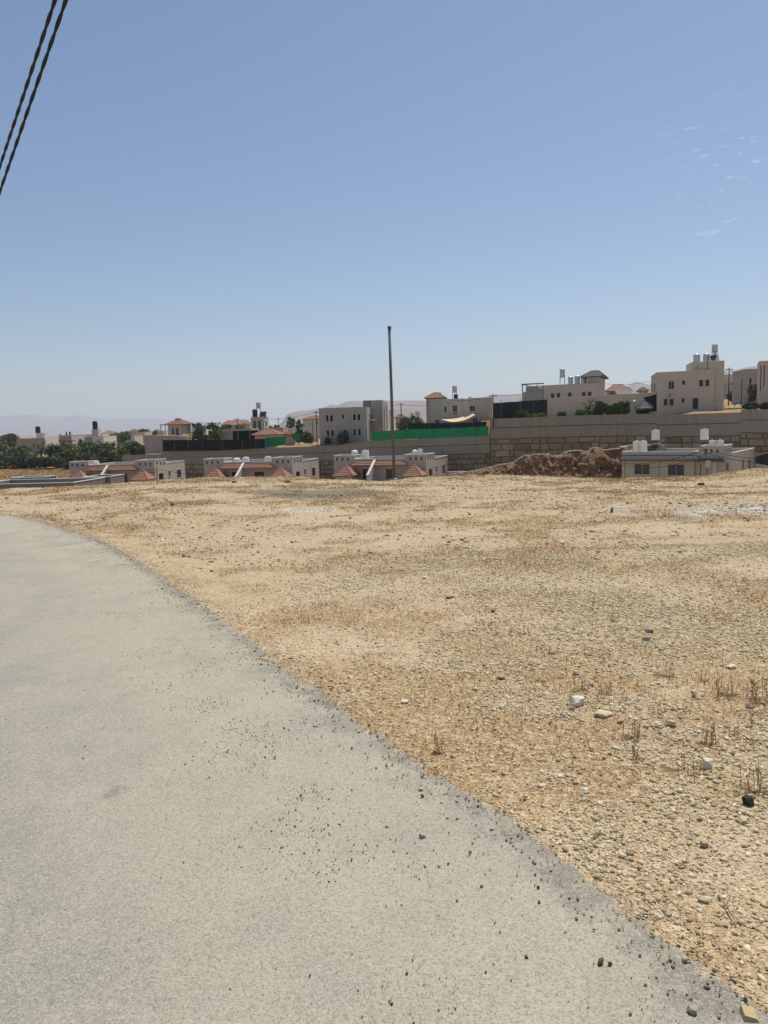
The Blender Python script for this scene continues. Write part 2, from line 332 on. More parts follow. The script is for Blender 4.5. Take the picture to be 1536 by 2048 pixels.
def ground_material():
    m = bpy.data.materials.new('stony_dry_earth'); m.use_nodes = True; t = m.node_tree; b = t.nodes['Principled BSDF']; L = t.links.new
    N = lambda k: t.nodes.new(k); b.inputs['Roughness'].default_value = .97; b.inputs['Specular IOR Level'].default_value = .15
    g = N('ShaderNodeNewGeometry'); P = g.outputs['Position']
    def noise(scale, detail=4, rough=.6, vec=P):
        n = N('ShaderNodeTexNoise'); n.inputs['Scale'].default_value = scale; n.inputs['Detail'].default_value = detail; n.inputs['Roughness'].default_value = rough; L(vec, n.inputs['Vector']); return n.outputs[0]
    def mr(s, a, c, lo=0, hi=1):
        n = N('ShaderNodeMapRange'); L(s, n.inputs[0])
        for i, v in enumerate((a, c, lo, hi)): n.inputs[1+i].default_value = v
        return n.outputs[0]
    def mul(a, c):
        n = N('ShaderNodeMath'); n.operation = 'MULTIPLY'; L(a, n.inputs[0])
        if isinstance(c, float): n.inputs[1].default_value = c
        else: L(c, n.inputs[1])
        return n.outputs[0]
    def mixc(f, a, c, mode='MIX'):
        n = N('ShaderNodeMix'); n.data_type = 'RGBA'; n.blend_type = mode
        L(f, n.inputs[0]) if not isinstance(f, float) else setattr(n.inputs[0], 'default_value', f)
        for k, s in ((6, a), (7, c)):
            if isinstance(s, tuple): n.inputs[k].default_value = (*s, 1)
            else: L(s, n.inputs[k])
        return n.outputs[2]
    col = mixc(mr(noise(1.1, 5), .35, .68), (.585, .45, .285), (.48, .36, .215))
    col = mixc(mul(mr(noise(5.5, 5, .7), .44, .64), .5), col, (.38, .265, .135))
    at_ = lambda nm: (lambda a: (setattr(a, 'attribute_name', nm), a.outputs['Fac'])[1])(N('ShaderNodeAttribute'))
    col = mixc(mul(at_('bare'), .55), col, (.56, .44, .285))
    col = mixc(mul(mul(at_('dry'), mr(noise(26, 4, .8), .36, .56)), .9), col, (.38, .22, .09))       # dry brown growth patches
    col = mixc(mul(mr(noise(22, 3, .7), .52, .62), .55), col, (.72, .60, .41))
    v = N('ShaderNodeTexVoronoi'); v.inputs['Scale'].default_value = 75; L(P, v.inputs['Vector'])
    sp = N('ShaderNodeSeparateColor'); L(v.outputs['Color'], sp.inputs[0])
    col = mixc(mul(mr(sp.outputs[0], .72, .85), .45), col, (.72, .60, .40))
    col = mixc(mul(mr(sp.outputs[1], .78, .9), .4), col, (.26, .19, .105))
    def spot(cx, cy, rx, ry, wob=.9, sc_=1.3):
        mpn = N('ShaderNodeMapping'); mpn.vector_type = 'TEXTURE'; mpn.inputs['Location'].default_value = (cx, cy, 0); mpn.inputs['Scale'].default_value = (rx, ry, 100); L(P, mpn.inputs[0])
        ln = N('ShaderNodeVectorMath'); ln.operation = 'LENGTH'; L(mpn.outputs[0], ln.inputs[0])
        ad = N('ShaderNodeMath'); ad.operation = 'ADD'; L(ln.outputs['Value'], ad.inputs[0]); L(mul(mr(noise(sc_, 5, .7), .3, .7, -.5, .5), wob), ad.inputs[1])
        return mr(ad.outputs[0], .55, 1.05, 1, 0)
    col = mixc(mul(spot(-1.35, 17.8, 1.9, 1.9), .75), col, (.17, .14, .11))
    col = mixc(mul(spot(-1.4, 14.5, .7, .55, 1.3, 4), .5), col, (.62, .58, .50))
    col = mixc(mul(spot(7.4, 12.7, 3.6, 1.2, 1.2, 1.6), .8), col, (.47, .43, .37))
    sl = N('ShaderNodeMath'); sl.operation = 'MULTIPLY'; L(spot(8.0, 12.45, 3.0, .75, 1.0, 3), sl.inputs[0]); L(mr(noise(9, 3, .8), .5, .56), sl.inputs[1])
    col = mixc(mul(sl.outputs[0], 1.0), col, (.9, .88, .82))
    # fine dry orange-brown growth on the bank lip and everywhere past it
    s2 = N('ShaderNodeSeparateXYZ'); L(P, s2.inputs[0])
    col = mixc(mul(mr(s2.outputs[1], 20.6, 23.5), mr(noise(1.6, 4, .7), .40, .58)), col, (.30, .19, .09))
    col = mixc(mul(mr(s2.outputs[1], 90, 130), .85), col, (.33, .20, .10))
    L(col, b.inputs['Base Color'])
    h = N('ShaderNodeMath'); h.operation = 'MULTIPLY_ADD'; h.inputs[1].default_value = .5; L(noise(30, 4, .7), h.inputs[0])
    L(mr(v.outputs['Distance'], 0, .5, 1, 0), h.inputs[2])
    bp = N('ShaderNodeBump'); bp.inputs['Strength'].default_value = .6; bp.inputs['Distance'].default_value = .011; L(h.outputs[0], bp.inputs['Height'])
    b2 = N('ShaderNodeBump'); b2.inputs['Strength'].default_value = .8; b2.inputs['Distance'].default_value = .10; L(noise(6, 5, .75), b2.inputs['Height']); L(bp.outputs[0], b2.inputs['Normal'])
    L(b2.outputs[0], b.inputs['Normal'])
    return m
M['ground'] = ground_material()
tag(mesh_np('ground', np.stack([Xg, Yg, Zg], -1).reshape(-1, 3), Fg, M['ground'], smooth=True, attr={'dry': dryness(Xg, Yg).ravel(), 'bare': bareness(Xg, Yg).ravel()}), kind='structure')

# road
def road_material():
    m = bpy.data.materials.new('dusty_worn_asphalt'); m.use_nodes = True; t = m.node_tree; b = t.nodes['Principled BSDF']; L = t.links.new
    N = lambda k: t.nodes.new(k); b.inputs['Roughness'].default_value = .85; b.inputs['Specular IOR Level'].default_value = .25
    g = N('ShaderNodeNewGeometry'); P = g.outputs['Position']; a = N('ShaderNodeAttribute'); a.attribute_name = 'inset'
    def noise(scale, detail=4, rough=.6):
        n = N('ShaderNodeTexNoise'); n.inputs['Scale'].default_value = scale; n.inputs['Detail'].default_value = detail; n.inputs['Roughness'].default_value = rough; L(P, n.inputs['Vector']); return n.outputs[0]
    def mr(s, a_, c, lo=0, hi=1):
        n = N('ShaderNodeMapRange'); L(s, n.inputs[0])
        for i, v in enumerate((a_, c, lo, hi)): n.inputs[1+i].default_value = v
        return n.outputs[0]
    def op(o, a_, c):
        n = N('ShaderNodeMath'); n.operation = o
        for k, s in ((0, a_), (1, c)):
            if isinstance(s, float): n.inputs[k].default_value = s
            else: L(s, n.inputs[k])
        return n.outputs[0]
    def mixc(f, a_, c):
        n = N('ShaderNodeMix'); n.data_type = 'RGBA'
        L(f, n.inputs[0])
        for k, s in ((6, a_), (7, c)):
            if isinstance(s, tuple): n.inputs[k].default_value = (*s, 1)
            else: L(s, n.inputs[k])
        return n.outputs[2]
    # dusty shoulder (warm), cleaner grey where wheels run
    ins = op('ADD', a.outputs['Fac'], mr(noise(.9, 6, .7), .3, .7, -.35, .35))
    col = mixc(mr(ins, .3, 2.4), (.44, .385, .28), (.335, .305, .245))
    col = mixc(op('MULTIPLY', mr(noise(.5, 4, .6), .42, .66), .45), col, (.345, .32, .265))
    col = mixc(op('MULTIPLY', mr(noise(1.7, 5, .65), .46, .64), .45), col, (.245, .24, .205))
    col = mixc(op('MULTIPLY', mr(noise(4.5, 6, .75), .50, .66), .35), col, (.43, .385, .30))
    wob = op('ADD', a.outputs['Fac'], mr(noise(6, 6, .8), .3, .7, -.20, .20))
    dark = op('MULTIPLY', mr(wob, .03, .22, 1, 0), op('ADD', op('MULTIPLY', mr(noise(2.2, 4, .7), .35, .6), .5), .5))
    dark = op('MULTIPLY', dark, .8)
    col = mixc(dark, col, (.15, .13, .11))
    # earth trodden over the ragged lip
    col = mixc(mr(op('ADD', a.outputs['Fac'], mr(noise(7, 6, .75), .3, .7, -.17, .17)), -.05, .04, 1, 0), col, (.50, .385, .24))
    # faint worn wheel paths and a dust drift that follow the bend
    def band(c, wd, amt, colr):
        nonlocal col
        d = N('ShaderNodeMath'); d.operation = 'SUBTRACT'; L(ins, d.inputs[0]); d.inputs[1].default_value = c; ab = N('ShaderNodeMath'); ab.operation = 'ABSOLUTE'; L(d.outputs[0], ab.inputs[0])
        col = mixc(op('MULTIPLY', mr(ab.outputs[0], 0, wd, 1, 0), amt), col, colr)
    band(2.0, .35, .42, (.235, .22, .19)); band(3.5, .35, .42, (.235, .22, .19)); band(.75, .35, .35, (.47, .41, .30)); band(2.75, .3, .2, (.40, .37, .31))
    v = N('ShaderNodeTexVoronoi'); v.inputs['Scale'].default_value = 190; L(P, v.inputs['Vector']); sp = N('ShaderNodeSeparateColor'); L(v.outputs['Color'], sp.inputs[0])
    col = mixc(op('MULTIPLY', mr(sp.outputs[0], .6, .8), .5), col, (.50, .47, .40))
    col = mixc(op('MULTIPLY', mr(sp.outputs[1], .68, .9), .5), col, (.16, .15, .125))
    col = mixc(op('MULTIPLY', mr(noise(90, 3, .8), .5, .66), .45), col, (.20, .185, .155))
    sp1 = N('ShaderNodeVectorMath'); sp1.operation = 'DISTANCE'; L(P, sp1.inputs[0]); c1 = on_z(232, 1592); sp1.inputs[1].default_value = c1
    col = mixc(op('MULTIPLY', mr(op('ADD', sp1.outputs['Value'], mr(noise(14, 3), .3, .7, -.03, .03)), .02, .065, 1, 0), .45), col, (.14, .12, .10))
    L(col, b.inputs['Base Color'])
    bp = N('ShaderNodeBump'); bp.inputs['Strength'].default_value = .4; bp.inputs['Distance'].default_value = .004
    L(op('ADD', mr(v.outputs['Distance'], 0, .6, 1, 0), noise(50, 3, .8)), bp.inputs['Height']); L(bp.outputs[0], b.inputs['Normal'])
    return m
M['road'] = road_material()
offs = [0, .02, .06, .12, .2, .35, .6, 1, 1.6, 2.4, 3.4, 4.6, 5.9, 7.3]
jag = (fbm(np.arange(len(EX))*.05*3.2, np.zeros(len(EX))+4, 5)-.5)*.075
st = 1; Vr = []; ins = []
for o_ in offs:
    oo = o_ + jag*max(0, 1-o_/.5)
    zz = -.02 if o_ == 0 else (.012 if o_ < .05 else (.017 if o_ < .1 else .02))
    zz = zz + 0*EX
    Vr.append(np.stack([EX+nx*oo, EY+ny*oo, zz+(fbm(EX*.8, EY*.8)-.5)*.01], -1)); ins.append(np.full(len(EX), o_))
Vr = np.array(Vr); idr = np.arange(Vr.shape[0]*Vr.shape[1]).reshape(Vr.shape[:2])
Fr = np.stack([idr[:-1, :-1], idr[:-1, 1:], idr[1:, 1:], idr[1:, :-1]], -1).reshape(-1, 4)
ro = mesh_np('road', Vr.reshape(-1, 3), Fr, M['road'], attr={'inset': np.array(ins).ravel()}, smooth=True)
tag(ro, kind='structure')
if ro.data.polygons[len(Fr)//2].normal.z < 0: ro.data.flip_normals()

# ------------------------------------------------------------ far hills and mountains
def hills(name, prof, D, thick, base, m, seed, amp):
    px = np.arange(prof[0][0], prof[-1][0]+1, 6.0); py = np.interp(px, [p[0] for p in prof], [p[1] for p in prof])
    top = [at(a, b_, D) for a, b_ in zip(px, py)]; tX = np.array([p.x for p in top]); tZ = np.array([p.z for p in top])
    rowsV = []; n = 26
    for i in range(n+1):
        s = i/n; y = D-thick*(1-s)
        k = (s**1.15)
        gull = (fbm(tX/(D*.022)+seed, np.full_like(tX, s*5+seed), 5)-.5)*amp*(s*(1-s)*4)
        z = base + (tZ-base)*np.clip(k+gull, 0, 1.0)
        rowsV.append(np.stack([tX*(y/D), np.full_like(tX, y)+(fbm(tX/(D*.03), tX*0+s*3)-.5)*thick*.2*(1-s), z], -1))
    rowsV.append(np.stack([tX*1.12, np.full_like(tX, D+thick*.8), np.full_like(tX, base)], -1))
    V = np.array(rowsV); ii = np.arange(V.shape[0]*V.shape[1]).reshape(V.shape[:2])
    Fh = np.stack([ii[:-1, :-1], ii[:-1, 1:], ii[1:, 1:], ii[1:, :-1]], -1).reshape(-1, 4)
    return tag(mesh_np(name, V.reshape(-1, 3), Fh, m, smooth=True), kind='structure')
M['hill'] = mat('bare_pale_hillside', (.27, .225, .20), noise=(.45, .004))
M['mount'] = mat('bare_mountain', (.24, .24, .25), noise=(.3, .001))
hills('hills', [(556, 852), (566, 842), (574, 829), (590, 823.5), (620, 820), (650, 814), (662, 808), (675, 811), (690, 804), (705, 801.5), (735, 802), (760, 801.5), (800, 801), (850, 801), (900, 803), (970, 797), (985, 790.5), (1045, 788), (1130, 790), (1215, 787), (1245, 778), (1262, 767), (1276, 763), (1292, 768), (1310, 772), (1330, 772), (1420, 756), (1447, 742), (1470, 740), (1495, 734), (1536, 729), (1640, 715), (1900, 700)], 3600, 1500, -4, M['hill'], 3, .5)
hills('low_hills', [(742, 856), (770, 838), (790, 822), (810, 817), (850, 815), (920, 815), (985, 803), (1040, 800), (1200, 806), (1300, 784), (1360, 790), (1440, 765), (1460, 758), (1490, 757), (1520, 762), (1700, 750)], 2300, 800, -4, M['hill'], 8, .5)
hills('mountains', [(-300, 822), (-120, 826), (0, 832), (60, 829), (110, 834), (160, 830), (220, 838), (300, 836), (380, 842), (470, 846), (600, 850), (760, 849)], 11000, 2500, -6, M['mount'], 5, .5)
# ------------------------------------------------------------ building tools
class Front:
    """the vertical plane of a facade: left corner under pixel (px, py) at depth D, turned so that its right end comes nearer by angle a"""
    def __init__(s, px, py, D, a, base):
        p = at(px, py, D); s.O = Vector((p.x, p.y, base)); s.a = R(a)
        s.U = Vector((math.cos(s.a), -math.sin(s.a), 0)); s.V = Vector((math.sin(s.a), math.cos(s.a), 0))
    def uz(s, px, py, v=0.0):
        d = ray(px, py); e = Vector((0, 0, EYE)); q = s.O + s.V*v
        k = (q-e).dot(s.V)/d.dot(s.V); h = e+d*k-s.O; return h.dot(s.U), h.z
    def vz(s, px, py, u):
        d = ray(px, py); e = Vector((0, 0, EYE)); q = s.O + s.U*u
        k = (q-e).dot(s.U)/d.dot(s.U); h = e+d*k-s.O; return h.dot(s.V), h.z
    def u(s, px, py, v=0.0): return s.uz(px, py, v)[0]
    def z(s, px, py, v=0.0): return s.uz(px, py, v)[1]
    def r(s, x0, x1, y0, y1, v=0.0):
        a = s.uz((x0+x1)/2-(x1-x0)/2, (y0+y1)/2, v)[0]; b = s.uz(x1, (y0+y1)/2, v)[0]; m = (x0+x1)/2
        return (a, b, s.uz(m, y1, v)[1], s.uz(m, y0, v)[1])
    def rs(s, x0, x1, y0, y1, u):
        a = s.vz(x0, (y0+y1)/2, u)[0]; b = s.vz(x1, (y0+y1)/2, u)[0]; m = (x0+x1)/2
        return (min(a, b), max(a, b), s.vz(m, y1, u)[1], s.vz(m, y0, u)[1])
    def world(s, u, v, z): return s.O + s.U*u + s.V*v + Vector((0, 0, z))
    def root(s, name, label, cat, group=None): return empty(name, s.O, -s.a, label, cat, group)

def holed(mb, fn, a0, a1, z0, z1, rects, dep):
    rects = [(max(r[0], a0+.02), min(r[1], a1-.02), max(r[2], z0+.02), min(r[3], z1-.02)) for r in rects]
    rects = [r for r in rects if r[1] > r[0] and r[3] > r[2]]
    A = sorted({a0, a1, *[r[0] for r in rects], *[r[1] for r in rects]}); Z = sorted({z0, z1, *[r[2] for r in rects], *[r[3] for r in rects]})
    for i in range(len(A)-1):
        for j in range(len(Z)-1):
            ca, cz = (A[i]+A[i+1])/2, (Z[j]+Z[j+1])/2
            if any(r[0] < ca < r[1] and r[2] < cz < r[3] for r in rects): continue
            mb.poly([fn(A[i], Z[j], 0), fn(A[i+1], Z[j], 0), fn(A[i+1], Z[j+1], 0), fn(A[i], Z[j+1], 0)])
    for r in rects:
        for p, q in (((r[0], r[2]), (r[1], r[2])), ((r[1], r[2]), (r[1], r[3])), ((r[1], r[3]), (r[0], r[3])), ((r[0], r[3]), (r[0], r[2]))):
            mb.poly([fn(*p, 0), fn(*q, 0), fn(*q, dep), fn(*p, dep)])
    return rects
def opening(parent, fn, r, kind='window', glass='glass', trim='stone_light', dep=.17, tw=.13):
    mb = MB(); a0, a1, z0, z1 = r
    def bx(m, b0, b1, c0, c1, d0, d1):
        m.hexa([fn(b0, c0, d0), fn(b1, c0, d0), fn(b1, c0, d1), fn(b0, c0, d1), fn(b0, c1, d0), fn(b1, c1, d0), fn(b1, c1, d1), fn(b0, c1, d1)])
    bx(mb, a0, a1, z0, z1, dep, dep+.05); p = mb.build(kind, M[glass], parent)
    if trim:
        fr = MB(); e = -.045
        bx(fr, a0-tw, a0, z0, z1, e, .03); bx(fr, a1, a1+tw, z0, z1, e, .03)
        bx(fr, a0-tw, a1+tw, z1, z1+tw, e, .03); bx(fr, a0-tw-.05, a1+tw+.05, z0-tw, z0, e-.03, .03)
        if kind == 'window' and a1-a0 > .7: bx(fr, (a0+a1)/2-.025, (a0+a1)/2+.025, z0, z1, dep-.04, dep)
        fr.build('frame', M[trim], p)
    return p
def block(parent, m, x0, x1, y0, y1, z0, z1, front=(), right=(), left=(), par=.7, coping='coping', glass='glass', trim='stone_light', roof='roof_floor'):
    """one storeyed volume with real openings, a parapet round a sunken roof, and a coping"""
    mb = MB(); ff = lambda a, z, d: (a, y0+d, z); fr = lambda a, z, d: (x1-d, a, z); fl = lambda a, z, d: (x0+d, a, z)
    Rf = holed(mb, ff, x0, x1, z0, z1, [r[:4] for r in front], .22); Rr = holed(mb, fr, y0, y1, z0, z1, [r[:4] for r in right], .22)
    Rl = holed(mb, fl, y0, y1, z0, z1, [r[:4] for r in left], .22)
    mb.poly([(x1, y1, z0), (x0, y1, z0), (x0, y1, z1), (x1, y1, z1)])
    t = .22
    if par:
        a, b, c, d = x0+t, x1-t, y0+t, y1-t; zr = z1-par
        mb.poly([(a, c, zr), (b, c, zr), (b, c, z1), (a, c, z1)]); mb.poly([(b, c, zr), (b, d, zr), (b, d, z1), (b, c, z1)])
        mb.poly([(b, d, zr), (a, d, zr), (a, d, z1), (b, d, z1)]); mb.poly([(a, d, zr), (a, c, zr), (a, c, z1), (a, d, z1)])
    else:
        a, b, c, d, zr = x0, x1, y0, y1, z1
    mb.build('wall', M[m], parent)
    q = MB(); q.poly([(a, c, zr), (b, c, zr), (b, d, zr), (a, d, zr)]); q.poly([(a, c, zr-.12), (b, c, zr-.12), (b, d, zr-.12), (a, d, zr-.12)]); q.build('roof', M[roof], parent)
    if coping and par:
        k = MB(); e = .05; zc = z1+.07
        k.box(x0-e, x1+e, y0-e, y0+t+.02, z1, zc); k.box(x0-e, x1+e, y1-t-.02, y1+e, z1, zc)
        k.box(x0-e, x0+t+.02, y0+t+.02, y1-t-.02, z1, zc); k.box(x1-t-.02, x1+e, y0+t+.02, y1-t-.02, z1, zc)
        k.build('coping', M[coping], parent)
    for rl, src, fn in ((Rf, front, ff), (Rr, right, fr), (Rl, left, fl)):
        for r, s_ in zip(rl, src):
            kd = s_[4] if len(s_) > 4 else 'window'; g = s_[5] if len(s_) > 5 else glass
            opening(parent, fn, r, kd, 'door' if kd == 'door' and g == glass else g, trim)
def courses(mb, A, B, Cc, D, rows, lift=.07):
    """stepped tile courses over the quad A-B (eave) to D-C (ridge)"""
    A, B, Cc, D = map(Vector, (A, B, Cc, D)); n = (B-A).cross(D-A)
    if n.length < 1e-6: n = (B-A).cross(Cc-A)
    n.normalize()
    if n.z < 0: n = -n
    for i in range(rows):
        t0, t1 = i/rows, (i+1)/rows; p, q, r, s = A.lerp(D, t0), B.lerp(Cc, t0), B.lerp(Cc, t1), A.lerp(D, t1)
        mb.poly([p+n*lift, q+n*lift, r, s]); mb.poly([p, q, q+n*lift, p+n*lift])
def hip(parent, x0, x1, y0, y1, z0, zr, m, ridge=.0, rows=6, name='roof', thick=.12, ridges=True):
    """hipped roof; ridge = share of the length kept by the ridge line"""
    cx, cy = (x0+x1)/2, (y0+y1)/2; hx = (x1-x0)/2*ridge; a = (cx-hx, cy, zr); b = (cx+hx+.001, cy, zr)
    mb = MB(); courses(mb, (x0, y0, z0), (x1, y0, z0), b, a, rows); courses(mb, (x1, y0, z0), (x1, y1, z0), b, b, rows)
    courses(mb, (x1, y1, z0), (x0, y1, z0), a, b, rows); courses(mb, (x0, y1, z0), (x0, y0, z0), a, a, rows)
    mb.box(x0+.03, x1-.03, y0+.03, y1-.03, z0-thick, z0-.002)
    r = mb.build(name, M[m], parent)
    if ridges:
        k = MB()
        for p, q in (((x0, y0, z0+.05), a), ((x1, y0, z0+.05), b), ((x1, y1, z0+.05), b), ((x0, y1, z0+.05), a), (a, b)):
            if (Vector(p)-Vector(q)).length > .05: k.tube([Vector(p)+Vector((0, 0, .03)), Vector(q)+Vector((0, 0, .03))], .09, 6)
        k.build('ridge_tile', M[m], r)
    return r
TANKG = 'water tanks on the roofs'
def tank(F, xl, xr, yt, v, zb, m, label, stand=0.0, dome=True, group=TANKG, yb=None, squat=False, standw=1.0):
    """a water tank: body and lid, on four legs when stand > 0; placed between two pixels, its foot at local height zb"""
    ym = yt+4; ul = F.u(xl, ym, v); ur = F.u(xr, ym, v); uc = (ul+ur)/2; r = (ur-ul)/2; zt = F.z((xl+xr)/2, yt, v)
    zb2 = F.z((xl+xr)/2, yb, v) if yb else zb
    root = empty('water_tank', F.world(uc, v, zb), -F.a, label, 'water tank', group)
    if m in ('plastic', 'black_plastic', 'blue_plastic') and not dome:      # boxy moulded tank with rounded shoulders
        H = zt-zb2; b = MB(); o = zb2-zb; n = 20; prof = [(.96, 0), (1, .05), (.97, .3), (1, .33), (.97, .36), (.95, .62), (.98, .66), (.95, .70), (.93, .93), (.86, 1.0)]
        b.lathe([(r*p, o+H*q) for p, q in prof], n=n); b.build('tank_body', M[m], root)
        MB().lathe([(r*.28, o+H), (r*.28, o+H+.06), (r*.22, o+H+.09)], n=12).build('lid', M[m], root)
    else:
        H = zt-zb2; o = zb2-zb
        prof = [(r*.97, o), (r, o+.04)]
        for i in range(1, 5): q = o+(H*.84)*i/5; prof += [(r, q-.02), (r*.975, q), (r, q+.02)]
        prof += [(r, o+H*.84), (r*.92, o+H*.91), (r*.55, o+H*.965), (r*.3, o+H*.975)]
        MB().lathe(prof).build('tank_body', M[m], root)
        MB().lathe([(r*.3, o+H*.97), (r*.3, o+H), (r*.2, o+H+.02)], n=12).build('lid', M[m], root)
    if zb2-zb > .3:
        h = zb2-zb; k = r*.8*standw
        for sx, sy in ((-1, -1), (1, -1), (1, 1), (-1, 1)): MB().tube([(sx*k*1.15, sy*k*1.15, 0), (sx*k, sy*k, h)], .035, 6).build('leg', M['metal'], root)
        b = MB(); b.box(-k-.05, k+.05, -k-.05, k+.05, h-.06, h-.005); b.build('platform', M['metal'], root)
    return root
def net_fence(name, label, cat, pts, m, posts=(), post_m='metal', group=None, sag=.12, over=.15):
    """pts: (px, py top, py bottom, depth); posts: pixel xs"""
    P = [(at(a, t, D), at(a, b, D)) for a, t, b, D in pts]; root = empty(name, P[0][1], 0, label, cat, group); O = P[0][1]; mb = MB(); S = []
    L = 0; cum = [0]
    for i in range(1, len(P)): L += (P[i][1]-P[i-1][1]).length; cum.append(L)
    n = max(8, int(L/.7)); tops = []; bots = []
    for i in range(n+1):
        d = L*i/n; j = min(int(np.searchsorted(cum, d, 'right'))-1, len(P)-2); f = (d-cum[j])/(cum[j+1]-cum[j])
        T, B = P[j][0].lerp(P[j+1][0], f), P[j][1].lerp(P[j+1][1], f); w_ = math.sin(i*1.7)*.04+random.uniform(-.03, .03)
        T = T+Vector((0, w_, -sag*abs(math.sin(d*1.15))*.5+random.uniform(-.02, .02))); tops.append(T-O); bots.append(B+Vector((0, -w_, 0))-O)
    for i in range(n):
        m_0 = (tops[i]+bots[i])/2+Vector((0, random.uniform(-.05, .05), 0)) if i == 0 else m_1; m_1 = (tops[i+1]+bots[i+1])/2+Vector((0, random.uniform(-.06, .06), 0))
        for q in ((bots[i], bots[i+1], m_1, m_0), (m_0, m_1, tops[i+1], tops[i])): mb.poly(q)
    mb.build('net', M[m], root)
    for px_ in posts:
        a = np.interp(px_, [p[0] for p in pts], range(len(pts))); j = min(int(a), len(pts)-2); f = a-j
        T = P[j][0].lerp(P[j+1][0], f)-O; B = P[j][1].lerp(P[j+1][1], f)-O
        MB().tube([B+Vector((0, -.10, -.3)), T+Vector((0, -.10, over))], .045, 6).build('post', M[post_m], root)
    return root

# ------------------------------------------------------------ retaining walls of big stone blocks under a concrete band
M['blocks'] = attr_mat('rough_limestone_block', [(0, (.28, .215, .135)), (.45, (.41, .33, .215)), (.8, (.54, .44, .29)), (1, (.68, .57, .39))], noise=.5, nscale=1.6, bump=.6)
M['joint'] = mat('earthy_wall_joint', (.26, .20, .135), noise=(.4, 1))
M['concrete'] = mat('stained_concrete_band', (.37, .32, .24), noise=(.35, .35), streak=.35, courses=(.9, 2.4, .12), tint=(.31, .29, .255))
def retaining(pts, band, label, smooth_to=0.0, name='retaining_wall', bottom=LOW-.6):
    P = [at(*p) for p in pts]; O = P[0].copy(); O.z = LOW; root = empty(name, O, 0, label, 'retaining wall', 'retaining walls across the slope')
    con, bk, jt = MB(), MB(), MB(); tones = []
    for i in range(len(P)-1):
        A, B = P[i], P[i+1]; d = Vector((B.x-A.x, B.y-A.y, 0)); L = d.length; d.normalize(); nrm = Vector((d.y, -d.x, 0))
        if nrm.y > 0: nrm = -nrm
        def q(s, zt, off): return A-O + d*s + nrm*off + Vector((0, 0, zt-A.z))
        zt = lambda s: A.z+(B.z-A.z)*s/L
        # concrete parapet band: upper lip slightly proud, lower band flush, drip groove between
        for (o0, o1, e) in ((0, band*.45, .10), (band*.48, band, .02)):
            con.hexa([q(0, zt(0)-o1, e), q(L, zt(L)-o1, e), q(L, zt(L)-o1, -.35), q(0, zt(0)-o1, -.35), q(0, zt(0)-o0, e), q(L, zt(L)-o0, e), q(L, zt(L)-o0, -.35), q(0, zt(0)-o0, -.35)])
        zb0, zb1 = zt(0)-band, zt(L)-band
        jt.hexa([q(0, bottom, -.12), q(L, bottom, -.12), q(L, bottom, -.5), q(0, bottom, -.5), q(0, zb0+.02, -.12), q(L, zb1+.02, -.12), q(L, zb1+.02, -.5), q(0, zb0+.02, -.5)])
        z = 0; row = 0
        ztop = lambda s: zt(s)-band-.12
        depth_ = max(zb0, zb1)-bottom
        while z < depth_:
            h = random.uniform(.78, 1.12); s = random.uniform(-1.2, -.1)
            while s < L:
                w_ = random.choice([.75, 1.3, 1.6, 1.9, 2.3, 2.7])*random.uniform(.85, 1.15); s0, s1 = max(s, 0)+.035, min(s+w_, L)-.035
                if s1-s0 > .3:
                    g = lambda s_, k: ztop(s_)-z-k+random.uniform(-.05, .05); e = random.uniform(0, .16); b0 = .07
                    lo0, lo1, hi0, hi1 = g(s0, h-.08), g(s1, h-.08), g(s0, 0), g(s1, 0)
                    n0 = len(bk.v)
                    pts8 = [q(s0, lo0, -.2), q(s1, lo1, -.2), q(s1, hi1, -.2), q(s0, hi0, -.2),
                            q(s0+b0, lo0+b0, e), q(s1-b0, lo1+b0, e+random.uniform(-.05, .05)), q(s1-b0, hi1-b0, e), q(s0+b0, hi0-b0, e+random.uniform(-.05, .05))]
                    bk.v += [tuple(x) for x in pts8]; bk.f += [[n0+a for a in f_] for f_ in ((4, 5, 6, 7), (0, 1, 5, 4), (1, 2, 6, 5), (2, 3, 7, 6), (3, 0, 4, 7))]
                    t_ = min(1, max(0, random.gauss(.45, .22))); tones += [t_]*8
                s += w_
            z += h; row += 1
    con.build('concrete_band', M['concrete'], root); jt.build('backing', M['joint'], root)
    b = bk.build('block_face', M['blocks'], root); a = b.data.attributes.new('tone', 'FLOAT', 'POINT'); a.data.foreach_set('value', np.array(tones, np.float32))
    return root
retaining(WALL_A, 2.2, 'low plain end of the retaining wall, beside the palm grove')
retaining(WALL_B, 2.8, 'retaining wall below the black net fence and the grey unfinished house')
retaining(WALL_C, 2.9, 'retaining wall carrying the long bright green net fence')
retaining(WALL_D, 3.4, 'tall retaining wall of big stone blocks behind the brown earth bank')
retaining(WALL_E, 3.4, 'retaining wall of stone blocks below the two storey house with a brown door')
retaining(WALL_F, 3.4, 'highest step of the stone block retaining wall, at the right edge of the photo')

